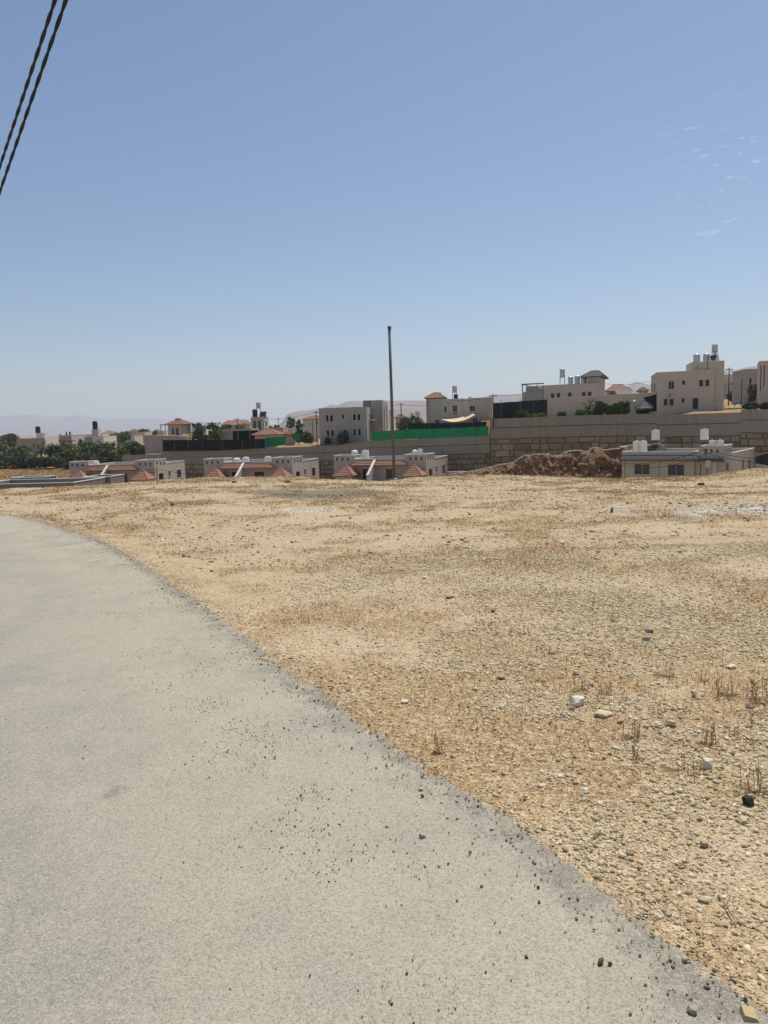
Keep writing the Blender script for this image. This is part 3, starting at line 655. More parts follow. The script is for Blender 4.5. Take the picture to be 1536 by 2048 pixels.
# ------------------------------------------------------------ brown earth bank in front of the tall wall
def earth_bank():
    prof = [(905, 950), (925, 946.5), (940, 944), (965, 939.5), (985, 934), (1000, 931), (1030, 926), (1038, 920), (1050, 912.5), (1062, 910), (1095, 909.5), (1101, 914.5), (1120, 911), (1135, 906.5), (1142, 902.5), (1160, 901), (1168, 905), (1183, 903.5), (1186, 897), (1200, 896.5), (1207, 901.5), (1222, 899), (1236, 897.5), (1260, 892), (1290, 890), (1330, 889)]
    px = np.arange(905, 1331, 1.5); py = np.interp(px, [p[0] for p in prof], [p[1] for p in prof]); D = 112.0-(px-905)*.012
    T = [at(a, b_+random.uniform(-.35, .35), d) for a, b_, d in zip(px, py, D)]; tx_ = np.array([p.x for p in T]); tz = np.array([p.z for p in T]); rws = []
    base = LOW-.6; n = 34
    for i in range(n+1):
        s = i/n; z = base+(tz-base)*s
        rough = (fbm(tx_*.55+3, z*.55, 5)-.5)*2.4 + (np.abs(fbm(tx_*2.2, z*2.0+7, 5)-.5))*2.6
        rws.append(np.stack([tx_+(fbm(tx_*2, z*2+2)-.5)*.3, D-3.6*(1-s)-rough*(s*(1-s)*4)**.35*.8, z], -1))
    for k, (dy, dz) in enumerate(((.25, .03), (.7, .0), (1.6, -.1), (3, -.35), (5.5, -1.4), (7.5, -4))):
        rws.append(np.stack([tx_, D+dy, tz+dz+(fbm(tx_*1.5, tx_*0+k)-.5)*.15], -1))
    V = np.array(rws); ii = np.arange(V.shape[0]*V.shape[1]).reshape(V.shape[:2]); Fb = np.stack([ii[:-1, :-1], ii[:-1, 1:], ii[1:, 1:], ii[1:, :-1]], -1).reshape(-1, 4)
    m = bpy.data.materials.new('broken_brown_earth'); m.use_nodes = True; t = m.node_tree; b = t.nodes['Principled BSDF']; b.inputs['Roughness'].default_value = 1
    g = t.nodes.new('ShaderNodeNewGeometry'); n1 = t.nodes.new('ShaderNodeTexNoise'); n1.inputs['Scale'].default_value = 1.3; n1.inputs['Detail'].default_value = 7; n1.inputs['Roughness'].default_value = .75
    t.links.new(g.outputs['Position'], n1.inputs['Vector']); r = t.nodes.new('ShaderNodeValToRGB'); t.links.new(n1.outputs[0], r.inputs[0]); e = r.color_ramp.elements
    e[0].position = .36; e[0].color = (.055, .036, .022, 1); e[1].position = .64; e[1].color = (.42, .26, .14, 1); x = e.new(.5); x.color = (.28, .16, .08, 1)
    t.links.new(r.outputs[0], b.inputs['Base Color']); bp = t.nodes.new('ShaderNodeBump'); bp.inputs['Distance'].default_value = .5; bp.inputs['Strength'].default_value = 1; t.links.new(n1.outputs[0], bp.inputs['Height']); t.links.new(bp.outputs[0], b.inputs['Normal'])
    o = mesh_np('earth_bank', V.reshape(-1, 3), Fb, m); tag(o, kind='structure')
    # thin pale crust stones along its top edge
    pale = mat('pale_crust', (.5, .42, .30), noise=(.3, 3)); cr_ = MB()
    for i in range(0, len(T)-1):
        if random.random() < .45:
            p = T[i]+Vector((0, .25, .02)); h = random.uniform(.03, .16); l = random.uniform(.1, .5)
            cr_.hexa([(p.x-l+random.uniform(-.1, .1), p.y-.3, p.z-.04), (p.x+l, p.y-.35, p.z-.05), (p.x+l, p.y+.4, p.z-.05), (p.x-l, p.y+.4, p.z-.05), (p.x-l*.8, p.y-.25, p.z+h), (p.x+l*.8, p.y-.22, p.z+h*.8), (p.x+l*.7, p.y+.3, p.z+h), (p.x-l*.8, p.y+.3, p.z+h*.9)])
    tag(cr_.build('bank_rubble', pale), kind='stuff')
earth_bank()

# ------------------------------------------------------------ the row of paired single-storey houses below the field
ROW = 'paired low houses below the field'
def semi():
    F = Front(667, 911, 128, 20, -8.8); root = F.root('semi_detached_house', '', 'house', ROW)
    uL, uA, uB, uR = 0, F.u(709, 930), F.u(809, 930), F.u(852, 930); zt = F.z(690, 911.3); zc = F.z(757, 918); zt2 = F.z(830, 909.6)
    sm = lambda xs_, y0, y1: [F.r(x, x+3.4, y0, y1) for x in xs_]
    block(root, 'stone', uL, uA, 0, 3.4, 0, zt, front=sm((672, 683, 694.5), 915.3, 922), trim=None)
    pat = [(*F.r(725, 744.5, 938, 958), 'patio_door', 'glass'), (*F.r(772, 792, 938, 958), 'patio_door', 'glass')]
    block(root, 'stone', uA+.003, uB-.003, .004, 9.5, 0, zc, front=pat, par=.55, trim='stone_light')
    sd_ = [F.rs(x, x+2.4, 913, 919.5, uR) for x in (854.5, 860, 865)]
    v1, zs = F.vz(869.5, 912, uR); v2, zw = F.vz(896, 911, uR)
    block(root, 'stone', uB, uR, 0, v1, 0, zt2, front=sm((818.5, 830.2, 841.5), 914, 921), right=sd_+[F.rs(858, 865, 938, 952, uR)], trim=None)
    block(root, 'stone', uB+.5, uR-.003, v1+.003, v2, 0, zw, right=[F.rs(872, 875, 933, 944, uR), F.rs(884.5, 890.5, 930, 948, uR)], par=.5)
    block(root, 'stone', .4, uA-.1, 3.403, v2-.4, 0, zw-.3, par=.5)
    # tiled awning over the patio doors, in two runs either side of the party wall
    um = F.u(750, 925); z0a, z1a = F.z(757, 929.5), F.z(757, 921)
    for s0, s1, b0, b1 in ((F.u(714, 925), um-.18, F.u(702, 929, -1), um-.18), (um+.18, F.u(803, 925), um+.18, F.u(812, 929, -1))):
        k = MB(); courses(k, (b0, -1, z0a), (b1, -1, z0a), (s1, -.01, z1a), (s0, -.01, z1a), 3, .1); k.hexa([(b0, -1, z0a-.12), (b1, -1, z0a-.12), (b1, -.01, z0a-.12), (b0, -.01, z0a-.12), (b0, -1, z0a-.003), (b1, -1, z0a-.003), (b1, -.01, z0a-.003), (b0, -.01, z0a-.003)])
        k.poly([(b0, -1, z0a), (s0, -.01, z1a), (b0, -.01, z0a)]); k.poly([(b1, -1, z0a), (s1, -.01, z1a), (b1, -.01, z0a)])
        k.build('awning_roof', M['red_tile'], root)
    # sloping party wall
    zf = F.z(742, 951, -3.6); k = MB(); k.hexa([(um-.16, -3.6, 0), (um+.16, -3.6, 0), (um+.16, -.003, 0), (um-.16, -.003, 0), (um-.16, -3.6, zf), (um+.16, -3.6, zf), (um+.16, -.003, zc-.1), (um-.16, -.003, zc-.1)]); k.build('party_wall', M['stone_light'], root)
    k = MB(); k.hexa([(um-.22, -3.66, zf+.002), (um+.22, -3.66, zf+.002), (um+.22, -.003, zc-.098), (um-.22, -.003, zc-.098), (um-.22, -3.66, zf+.08), (um+.22, -3.66, zf+.08), (um+.22, -.003, zc-.02), (um-.22, -.003, zc-.02)]); k.build('wall_coping', M['coping'], root)
    for xl, xr, xa, ya in ((664, 707, 689, 930), (803, 845, 829, 930)):
        a, b = F.u(xl, 950, -3.7), F.u(xr-2, 950, -3.7); ze = F.z((xl+xr)/2, 952, -3.7); za = F.z(xa, ya, -1.85)
        hip(root, a, b, -3.7, -.02, ze, za, 'red_tile', 0, 6, 'porch_roof')
        k = MB(); k.box(a+.35, b-.35, -3.35, -.02, 0, ze-.125); k.build('porch', M['stone'], root)
    return F, root
F3, H3 = semi()
H3['label'] = 'low paired stone house with red tiled porches, behind the tall bare pole'
def place_semi(px, py, D, a, label):
    G = Front(px, py, D, a, -8.8); c = copy_tree(H3); c.location = G.O; c.rotation_euler = (0, 0, -G.a); c['label'] = label; return G, c
F2, H2 = place_semi(407, 919.5, 131, 14, 'middle low paired stone house with red tiled porches, below the black net fence')
F1, H1 = place_semi(138, 931, 137, 8, 'leftmost low paired stone house with red tiled porches, nearest the palm grove')
zr3 = F3.z(757, 918)-.55
def px_on(F, spec, zb):
    for (xl, xr, yt, v, m, dome, label) in spec: tank(F, xl, xr, yt, v, zb, m, label, dome=dome)
px_on(F3, [(703, 715.5, 900, 3.0, 'plastic', True, 'round white water tank beside the left turret of the house behind the pole'),
           (723.5, 738, 901, 2.2, 'plastic', False, 'tapered white water tank near the middle of the roof behind the pole'),
           (824.5, 834.5, 899.5, 4.4, 'plastic', True, 'left of two touching white tanks by the right turret behind the pole'),
           (835, 845.5, 898.5, 4.4, 'plastic', False, 'right of two touching white tanks by the right turret behind the pole')], zr3)
px_on(F2, [(466.5, 480, 915.5, 3.4, 'plastic', True, 'round white tank, leftmost on the middle house below the black fence'),
           (484.5, 498, 914.5, 2.4, 'plastic', False, 'white tank right above the sloping party wall of the middle house'),
           (529, 542.5, 913.5, 2.4, 'plastic', False, 'square shouldered white tank left of the right turret, middle house'),
           (549, 563, 914.5, 5.0, 'plastic', True, 'white domed tank half hidden behind the right turret of the middle house')], zr3)
px_on(F1, [(165, 177.5, 925.5, 3.8, 'plastic', True, 'white tank behind the left turret of the leftmost paired house'),
           (185.5, 198.5, 923.5, 2.0, 'plastic', False, 'white tank standing free on the roof of the leftmost paired house'),
           (278, 290.5, 922.5, 4.6, 'plastic', True, 'left of two white tanks behind the right turret of the leftmost paired house'),
           (296.5, 309.5, 922.3, 4.6, 'plastic', False, 'right of two white tanks behind the right turret of the leftmost paired house')], zr3)

# nearer roof at the left edge: low grey parapets
Fp = Front(-60, 972, 96, 6, -8.8); rp = Fp.root('flat_roofed_house', 'flat roofed house with only its grey parapets showing at the left edge', 'house')
a_, b_ = 0, Fp.u(147, 962); block(rp, 'dark_render', a_, b_, 0, 8.5, 0, Fp.z(60, 967.5), par=.9)
block(rp, 'dark_render', Fp.u(104, 960, 1), b_+.6, 8.7, 13, 0, Fp.z(60, 967.5)+.1, par=.8)
block(rp, 'dark_render', Fp.u(-50, 960, 1), Fp.u(20, 960, 1), 8.7, 12, 0, Fp.z(60, 967.5)+.25, par=.8)

# ------------------------------------------------------------ grey-roofed house on the right below the field
F4 = Front(1245, 903.5, 104, 36, -8.9); h4 = F4.root('bungalow', 'low stone house with slate grey awnings and raised white tanks, right below the field', 'house')
uR = F4.u(1449, 905); uA = F4.u(1390, 910); uB = F4.u(1401, 900); z4 = F4.z(1300, 903.8)
block(h4, 'stone_warm', 0, uA, 0, 9.5, 0, z4, front=[(*F4.r(1269, 1299, 928.6, 948.3), 'window', 'shutter_grey'), (*F4.r(1336, 1368, 929.2, 950.5), 'window', 'shutter_grey')], par=.5)
for x0_, x1_ in ((1245, 1249.3), (1312.6, 1317), (1384, 1388.6)):
    MB().box(F4.u(x0_, 930), F4.u(x1_, 930), -.22, -.002, 0, F4.z(1300, 919)-.1).build('pilaster', M['stone_light'], h4)
k = MB(); e0, e1_ = F4.u(1240, 918, -1.1), F4.u(1394, 918, -1.1); ze, zt_ = F4.z(1318, 919.5, -1.1), F4.z(1318, 910)
courses(k, (e0, -1.1, ze), (e1_, -1.1, ze), (uA-.1, -.01, zt_), (.1, -.01, zt_), 4, .09); k.box(e0, e1_, -1.1, -.01, ze-.16, ze-.003)
k.poly([(e0, -1.1, ze), (.1, -.01, zt_), (e0, -.01, ze)]); k.poly([(e1_, -1.1, ze), (uA-.1, -.01, zt_), (e1_, -.01, ze)]); k.build('awning_roof', M['grey_tile'], h4)
block(h4, 'stone_warm', F4.u(1239.5, 900, 4.5), F4.u(1270, 900, 4.5), 4.5, 8.6, z4-.45, F4.z(1255, 893.8, 4.5), front=[F4.r(1245, 1248, 899, 905.5, 4.5), F4.r(1254, 1257.5, 898.8, 905.3, 4.5)], trim=None)
v1, _ = F4.vz(1465, 890, uR); v2, zw = F4.vz(1509.5, 896.5, uR)
block(h4, 'stone_warm', uB, uR, 0, v1, 0, F4.z(1425, 892), front=[F4.r(x, x+3.4, 898, 905.8) for x in (1408.8, 1421.3, 1433.2)]+[(*F4.r(1397.5, 1402.5, 928, 955), 'door')], right=[F4.rs(x, x+2, 896.5, 903, uR) for x in (1451, 1455.6, 1460)]+[(*F4.rs(1452.5, 1457.5, 926, 955, uR), 'door')], trim=None)
block(h4, 'stone_warm', uA+.01, uR-.003, v1+.003, v2, 0, zw, right=[F4.rs(1484, 1488, 919.5, 938.5, uR), F4.rs(1496, 1501.5, 919.5, 938.5, uR)], par=.5)
MB().box(uA+.003, uB-.003, .2, v1, 0, F4.z(1395, 903.5)).build('wall', M['stone_warm'], h4)
k = MB(); e0, e1_ = F4.u(1393, 921, -1.6), F4.u(1449, 921, -1.6); ze = F4.z(1420, 922, -1.6); zt_ = F4.z(1420, 917.5); courses(k, (e0, -1.6, ze), (e1_, -1.6, ze), (uR-.2, -.01, zt_), (uA, -.01, zt_), 4, .09); k.box(e0, e1_, -1.6, -.01, ze-.12, ze-.003); k.build('porch_roof', M['grey_tile'], h4)
MB().box(F4.u(1426.5, 930, -1.4), F4.u(1432, 930, -1.4), -1.5, -1.05, 0, ze-.13).build('pillar', M['stone_light'], h4)
zr = z4-.5
tank(F4, 1265.5, 1280.5, 882.6, 2.2, zr, 'plastic', 'left of two wide touching white tanks on the grey awning house', dome=False)
tank(F4, 1280, 1294.5, 882, 2.0, zr, 'plastic', 'right of two wide touching white tanks on the grey awning house', dome=False)
tank(F4, 1302.8, 1319.5, 860.5, 5.5, zr, 'plastic', 'raised white solar heater tank on a stand, left one on the grey awning house', dome=False, yb=880)
tank(F4, 1400.3, 1417.5, 858.5, 3.6, zr, 'plastic', 'raised white solar heater tank on a stand, right one on the grey awning house', dome=False, yb=879.5)
tank(F4, 1417.3, 1433, 881, 3.4, zr, 'plastic', 'left of two wide white tanks right of the raised tank, grey awning house', dome=False)
tank(F4, 1433, 1448.3, 880.5, 3.3, zr, 'plastic', 'right of two wide white tanks right of the raised tank, grey awning house', dome=False)
def solar(F, px, py, v, zb, label, wd=1.9, hgt=1.0, rz=0):
    u, z = F.uz(px, py, v); root = empty('solar_panel', F.world(u, v, zb), -F.a+rz, label, 'solar panel', 'solar heater panels')
    MB().hexa([(-wd/2, -.7, .12), (wd/2, -.7, .12), (wd/2, .7, hgt), (-wd/2, .7, hgt), (-wd/2, -.75, .2), (wd/2, -.75, .2), (wd/2, .65, hgt+.08), (-wd/2, .65, hgt+.08)]).build('collector', M['panel'], root)
    for sx in (-1, 1): MB().tube([(sx*wd*.42, .6, 0), (sx*wd*.42, .6, hgt)], .03, 6).build('leg', M['metal'], root); MB().tube([(sx*wd*.42, -.6, 0), (sx*wd*.42, -.6, .2)], .03, 6).build('leg', M['metal'], root)
solar(F4, 1317, 900, 4.3, zr, 'black solar panel at the foot of the left raised tank')
# ------------------------------------------------------------ houses on the upper terrace
def gz(p): return float(height(np.array([p.x]), np.array([p.y]), False)[0])
def up_front(px, py, D, a):
    p = at(px, py, D); return Front(px, py, D, a, gz(p)-.3)
HG = 'houses above the retaining wall'
# grey unfinished two storey house
F5 = up_front(638.7, 850, 151, 5); h5 = F5.root('two_storey_house', 'grey unfinished two storey house with stained cement walls, above the plain wall', 'house', HG)
u1 = F5.u(734, 850); zt5 = F5.z(690, 814.8)
r5 = [F5.r(a, b, c, d) for a, b, c, d in ((652, 657, 830.3, 842.7), (660.5, 665.7, 830.3, 842.7), (684, 688, 829.3, 837), (706.4, 711.4, 828.5, 840.6), (715.2, 720.3, 828.2, 840.4), (653.7, 658.4, 860.2, 872), (662.4, 667.4, 860.2, 872), (687.5, 690.2, 859.4, 865.5), (707.3, 711.5, 858.2, 870.8), (716.5, 721.3, 858.2, 870.5))]
v1, _ = F5.vz(742.5, 850, u1)
block(h5, 'grey_render', 0, u1, 0, v1, 0, zt5, front=r5, right=[F5.rs(739, 742, 827.5, 838, u1)], par=.5, glass='hollow', trim='stone', coping=None)
MB().box(u1-.5, u1+.9, v1*.45, v1*.98, F5.z(740, 841), F5.z(740, 838)).build('balcony', M['stone_light'], h5)
va = v1+.003; a0, a1, b1 = F5.u(726.5, 830, va), F5.u(743, 830, va), F5.u(765.3, 830, va); zq = F5.z(750, 800.5, va)
v2 = F5.vz(776, 830, b1)[0]
sl = [F5.rs(768.2, 769.6, 814, 860, b1), F5.rs(773.2, 774.8, 811, 857, b1)]
block(h5, 'grey_render', a1, b1, va, v2, 0, zq, right=sl, par=.4, glass='hollow', trim=None, coping=None)
k = MB(); zl = F5.z(735, 812.5, va)
k.box(a0+.1, a1-.003, va+.12, va+3, 0, zq)
for i in range(9): z_ = zl+(zq-zl)*(i+.15)/9; k.box(a0, a1-.004, va, va+.118, z_, z_+.13)
k.build('louvre_screen', M['metal'], h5)

# pale house with the cream sun sail
F6 = up_front(851.6, 830, 151, 8); h6 = F6.root('villa', 'pale two storey house with the cream sun sail and a small red turret roof', 'house', HG)
x = lambda p, v=0: F6.u(p, 830, v); zt6 = F6.z(900, 798.5)
r6 = [F6.r(888.6, 893, 813.7, 824.8), F6.r(905.7, 914.3, 810.8, 828.7), F6.r(870.5, 878.8, 839.5, 850)]
block(h6, 'stone', x(859.6), x(927), 0, 11, 0, zt6, front=r6, par=.5)
r6 = [(*F6.r(940.1, 949.8, 811.8, 822.7), 'window', 'door'), F6.r(945.8, 955, 836.6, 848)]
block(h6, 'stone', x(936), x(984.8), 0, 10, 0, F6.z(960, 796), front=r6, par=.5)
k = MB(); k.box(x(927)+.003, x(936)-.003, .35, 8, 0, F6.z(930, 797.5)); k.build('recessed_wall', M['stone_white'], h6)
MB().box(x(855), x(984.8)+.05, -.06, -.003, F6.z(920, 825.2), F6.z(920, 823.6)).build('string_course', M['stone_light'], h6)
ta, tb = x(851.6), x(884); zt = F6.z(866, 797, 2)
k = MB(); k.box(ta, x(859.6)-.003, 1.5, 8, 0, zt); k.box(x(859.6)+.01, tb-.4, 2, 7.6, zt6-.49, zt-.01); k.build('turret_wall', M['stone'], h6)
hip(h6, F6.u(848.5, 795, 1), F6.u(890, 795, 1), 1, 8.6, zt+.1, F6.z(870, 785.6, 4.8), 'red_tile', .18, 6, 'turret_roof')
# the sail
p4 = [F6.uz(882, 838.6, -3), F6.uz(903, 844, -6.0), F6.uz(951, 829.5, -5.5), F6.uz(944.5, 826.8, -.3)]
sail = empty('sun_sail', F6.O, -F6.a, 'cream sun sail slung in front of the pale house', 'sun sail')
n = 14; vs = []
c0, c1, c2, c3 = (Vector((p4[0][0], -3, p4[0][1])), Vector((p4[1][0], -6, p4[1][1]+.0)), Vector((p4[2][0], -5.5, p4[2][1])), Vector((p4[3][0], -.3, p4[3][1])))
k = MB()
def sp(s, t):
    p = (c0.lerp(c1, s)).lerp(c3.lerp(c2, s), t); p.z -= .9*math.sin(math.pi*s)*math.sin(math.pi*t)*.9 + .35*math.sin(math.pi*t); return p
for i in range(n):
    for j in range(n): k.poly([sp(i/n, j/n), sp((i+1)/n, j/n), sp((i+1)/n, (j+1)/n), sp(i/n, (j+1)/n)])
k.build('cloth', M['sail'], sail, smooth=True)
for c in (c1, c2): MB().tube([(c.x, c.y, 0), (c.x, c.y, c.z+.2)], .05, 6).build('mast', M['metal'], sail)
zr6 = zt6-.5
tank(F6, 904.3, 914, 770.5, 3, zr6, 'steel', 'ribbed steel tank on a tall stand above the pale house with the sail', yb=784.5)
tank(F6, 907.5, 915.8, 787.5, 1.2, zr6, 'black_plastic', 'black tank under the tall steel tank of the pale house')
tank(F6, 937.8, 942.3, 792, 2, F6.z(940, 797.5, 2)-.3, 'steel', 'tiny grey tank on the right part of the roof of the sail house')
tank(F6, 876.5, 882.5, 785.3, 7, F6.z(880, 790, 7), 'black_plastic', 'small black tank peeping over the red turret roof')

# beige house with slate-grey hipped tower
F7 = up_front(1088, 800, 152, 21); h7 = F7.root('tower_house', 'beige house with a slate hipped tower and a row of four steel tanks', 'house', HG)
x = lambda p, v=0: F7.u(p, 790, v); zt7 = F7.z(1140, 768.3)
r7 = [(*F7.r(a, b, c, d), 'window', 'shutter') for a, b, c, d in ((1101.7, 1108.7, 786.7, 796.5), (1113.4, 1120.2, 786, 795.5), (1136, 1143, 785, 793.3), (1163.6, 1171, 784, 792), (1175.6, 1182.6, 783.3, 791.8))]
block(h7, 'stone_warm', 0, x(1199), 0, 8.5, 0, zt7, front=r7, par=.4, trim=None, coping=None)
uT = x(1199.2); vT = F7.vz(1210, 780, uT)[0]; zt = F7.z(1190, 753.5, 1)
k = MB(); k.box(F7.u(1173.6, 760, .7), uT, .7, max(vT, 5.5), zt7-.39, zt); k.box(x(1199)+.003, uT+.001, .7, max(vT, 5.5), 0, zt7-.395); k.build('tower_wall', M['stone_warm'], h7)
hip(h7, F7.u(1160.8, 752, -.1), F7.u(1206, 752, -.1), -.1, max(vT, 5.5)+.8, zt+.05, F7.z(1184, 740.2, 3), 'grey_tile', .36, 6, 'tower_roof')
# open frame on the left part of the roof
k = MB(); ul, ur_ = F7.u(1044, 785, .5), -.01; zf = F7.z(1046, 769.6, .5)
k.box(ul, ur_, .5, 7, 0, F7.z(1060, 783.5, .5)); k.build('wing_wall', M['grey_render'], h7)
k = MB(); k.box(ul, ul+.18, .5, .7, F7.z(1060, 783.5, .5), zf); k.box(ul, ul+.18, 6.6, 6.8, F7.z(1060, 783.5, .5), zf); k.box(ul-.1, ur_, .4, .62, zf-.02, zf+.2); k.box(ul-.1, ul+.1, .63, 7, zf, zf+.18)
for q in (.34, .66): k.box(ul+(ur_-ul)*q, ul+(ur_-ul)*q+.12, .5, .62, zf-.9, zf-.021)
k.build('roof_frame', M['metal'], h7); k = MB(); k.box(ul+.2, ur_, 3.5, 3.6, F7.z(1060, 783.5, .5)+.003, zf-.2); k.build('screen_wall', M['grey_render'], h7)
zr7 = zt7-.4
tank(F7, 1119.3, 1130, 737, 2.2, zr7, 'steel', 'tall stand with a narrow steel tank, beside three lower tanks', yb=754.5)
tank(F7, 1136.2, 1146, 751.8, 2.2, zr7, 'steel', 'steel roof tank, first of three low ones right of the tall stand', )
tank(F7, 1149, 1160, 750.3, 2.2, zr7, 'steel', 'steel roof tank, middle of three low ones left of the slate tower')
tank(F7, 1161.5, 1173.2, 749.8, 2.2, zr7, 'steel', 'steel roof tank touching the slate hipped tower')
dk = empty('satellite_dish', F7.world(F7.u(1083, 776, 1), 1, F7.z(1083, 783.5, 1)), 0, 'white dish standing inside the roof frame', 'dish')
MB().lathe([(.05, .5), (.3, .75), (.75, 1.05), (.85, 1.2), (.8, 1.22), (.1, .85)], n=18).build('dish', M['plastic'], dk); MB().tube([(0, 0, 0), (0, 0, .6)], .05, 6).build('stem', M['metal'], dk)

# long beige garden wall in front of it
def low_wall(name, label, pts, th, m, cop='coping', bot=None, cat='garden wall'):
    P = [at(*p) for p in pts]; O = P[0].copy(); O.z = bot if bot is not None else gz(P[0])-.4; root = empty(name, O, 0, label, cat); k, c = MB(), MB()
    for A, B in zip(P, P[1:]):
        d = Vector((B.x-A.x, B.y-A.y, 0)).normalized(); nn = Vector((-d.y, d.x, 0)); a, b = A-O, B-O; a0 = Vector((a.x, a.y, 0)); b0 = Vector((b.x, b.y, 0))
        k.hexa([a0, b0, b0+nn*th, a0+nn*th, a, b, b+nn*th, a+nn*th]); e = nn*.05; z1, z2 = Vector((0, 0, .003)), Vector((0, 0, .1))
        c.hexa([a-e+z1, b-e+z1, b+nn*th+e+z1, a+nn*th+e+z1, a-e+z2, b-e+z2, b+nn*th+e+z2, a+nn*th+e+z2])
    k.build('wall', M[m], root)
    if cop: c.build('coping', M[cop], root)
    return root
low_wall('garden_wall', 'long beige garden wall behind the palm and green shrubs', [(1094, 798, 143), (1150, 794.5, 141), (1200, 791.8, 139), (1290, 787, 136), (1313, 785.5, 135)], .3, 'stone_warm')
# small slate gazebo
pg = at(1275, 816, 129); Fg_ = Front(1275, 816, 129, 10, gz(pg)-.3); g_ = Fg_.root('gazebo', 'small slate grey pyramid roofed gazebo between shrubs and the beige house', 'gazebo')
a, b = 0, Fg_.u(1306.5, 816); ze = Fg_.z(1290, 816.5); hip(g_, a, b, 0, 2.8, ze, Fg_.z(1287, 800.6, 1.4), 'grey_tile', 0, 6)
for sx in (a+.15, b-.3):
    for sy in (.15, 2.5): MB().box(sx, sx+.15, sy, sy+.15, 0, ze-.125).build('post', M['wood'], g_)
MB().box(a+.31, b-.31, 2.5, 2.6, 0, ze-.2).build('back_screen', M['black_net'], g_)
net_fence('net_screen', 'black net screen between the slate gazebo and the beige house', 'net fence', [(1288, 794, 824, 133), (1300, 791.5, 823, 132.5), (1313.5, 787, 823, 132)], 'black_net', (1288.5, 1313), over=.3)
# wooden gate pillar / lamp
def street_lamp(px, pyt, pyb, D, label, r=.05, globe=True):
    B = at(px, pyb, D); T = at(px, pyt, D); root = empty('garden_lamp', B, 0, label, 'lamp'); h = T.z-B.z
    MB().tube([(0, 0, 0), (0, 0, h-.2)], r, 8).build('pole', M['metal'], root)
    MB().lathe([(.06, h-.25), (.2, h-.1), (.22, h), (.12, h+.1), (.03, h+.14)], n=12).build('lamp_head', M['plastic'], root); return root
street_lamp(1268, 801.5, 826, 127, 'white headed garden lamp left of the slate gazebo')
# red hipped house behind
F9 = up_front(1216, 785, 200, 12); h9 = F9.root('red_roofed_house', 'house with an orange hipped roof and grey slatted pergola between beige and slate roofs', 'house', HG)
block(h9, 'stone', 0, F9.u(1262, 785), 0, 9, 0, F9.z(1240, 781), par=0)
hip(h9, F9.u(1213, 781, -.5), F9.u(1264.5, 781, -.5), -.5, 9.5, F9.z(1240, 781, -.5), F9.z(1238, 769, 4.5), 'red_tile', .3, 7)
k = MB(); pa, pb = F9.u(1233, 788, -6), F9.u(1267, 788, -6); z0, z1 = F9.z(1250, 790, -6), F9.z(1250, 781.5, -3)
for i in range(11): u_ = pa+(pb-pa)*i/10; k.hexa([(u_, -6, z0), (u_+.2, -6, z0), (u_+.2, -3, z1), (u_, -3, z1), (u_, -6, z0+.25), (u_+.2, -6, z0+.25), (u_+.2, -3, z1+.25), (u_, -3, z1+.25)])
k.box(pa-.2, pb+.4, -6.1, -5.95, z0-.2, z0); k.box(pa-.2, pb+.4, -3.1, -2.95, z1-.2, z1); k.build('pergola', M['grey_render'], h9)
for u_ in (pa, pb): MB().box(u_, u_+.2, -6.05, -5.97, 0, z0-.201).build('post', M['grey_render'], h9)
F9b = up_front(1285, 788, 210, 10); hb = F9b.root('red_roofed_cottage', 'tiny brown roofed building just left of the big beige house', 'house', HG)
block(hb, 'stone_warm', 0, F9b.u(1297, 785), 0, 7, 0, F9b.z(1291, 781.5), par=0, front=[F9b.r(1290, 1293, 783, 788)]); hip(hb, -.6, F9b.u(1298.5, 785), -.6, 7.6, F9b.z(1291, 781.5), F9b.z(1289, 774.5, 3), 'brown_roof', .2, 5)

# big beige two storey house
F8 = up_front(1314.2, 790, 139, 15); h8 = F8.root('two_storey_house', 'big beige two storey house with a brown door, tanks on its raised roof', 'house', HG)
uR = F8.u(1427.5, 790); zt8 = F8.z(1370, 742.7); S = lambda *a: (*F8.r(*a), 'window', 'shutter')
r8 = [S(1337.2, 1348, 763, 778), S(1364.2, 1370, 761, 769.5), S(1398.3, 1406, 760, 772.8), S(1410.8, 1418.5, 759.3, 772.2), S(1327.5, 1335, 798, 811.3), S(1339.2, 1347.2, 798, 811), S(1363, 1369.2, 796.8, 804.7), (*F8.r(1385.3, 1396.3, 796.3, 818), 'door')]
vL = F8.vz(1300.5, 780, 0)[0]
block(h8, 'stone_warm', 0, uR, 0, max(7, min(vL, 14)), 0, zt8, front=r8, left=[F8.rs(1301.5, 1303.5, 767, 785, 0), F8.rs(1308, 1310.5, 767, 786, 0)], par=.5)
bu = F8.u(1447.5, 790, .8); u6 = F8.u(1376.7, 735, .8); zt = F8.z(1420, 723.2, .8)
block(h8, 'stone_warm', uR+.003, bu, .8, 9, 0, zt8-.003, par=0)
block(h8, 'stone_warm', u6+.6, bu+.004, .794, 9.3, zt8+.004-.5, zt, front=[F8.r(1380.3, 1381.8, 731, 739.5, .8), F8.r(1394.6, 1395.8, 729, 738.5, .8), F8.r(1413.8, 1415.3, 724, 739, .8)], par=.4, trim=None, glass='hollow')
MB().box(uR+.004, bu, .62, .79, F8.z(1437, 801, .8), F8.z(1437, 800, .8)).build('ledge', M['stone_light'], h8)
zr8 = zt-.4
tank(F8, 1386.5, 1400.2, 706.8, 3, zr8, 'steel', 'left of two equal steel tanks on the big beige house')
tank(F8, 1406.2, 1419.5, 706, 3, zr8, 'steel', 'right of two equal steel tanks on the big beige house')
tank(F8, 1423.5, 1435.8, 687.5, 3, zr8, 'steel', 'highest steel tank of all, on a stand above the big beige house', yb=703.5)
tank(F8, 1426.5, 1432.8, 704.5, 3.1, zr8, 'steel', 'small steel boiler under the highest tank', yb=714.5, standw=.7)
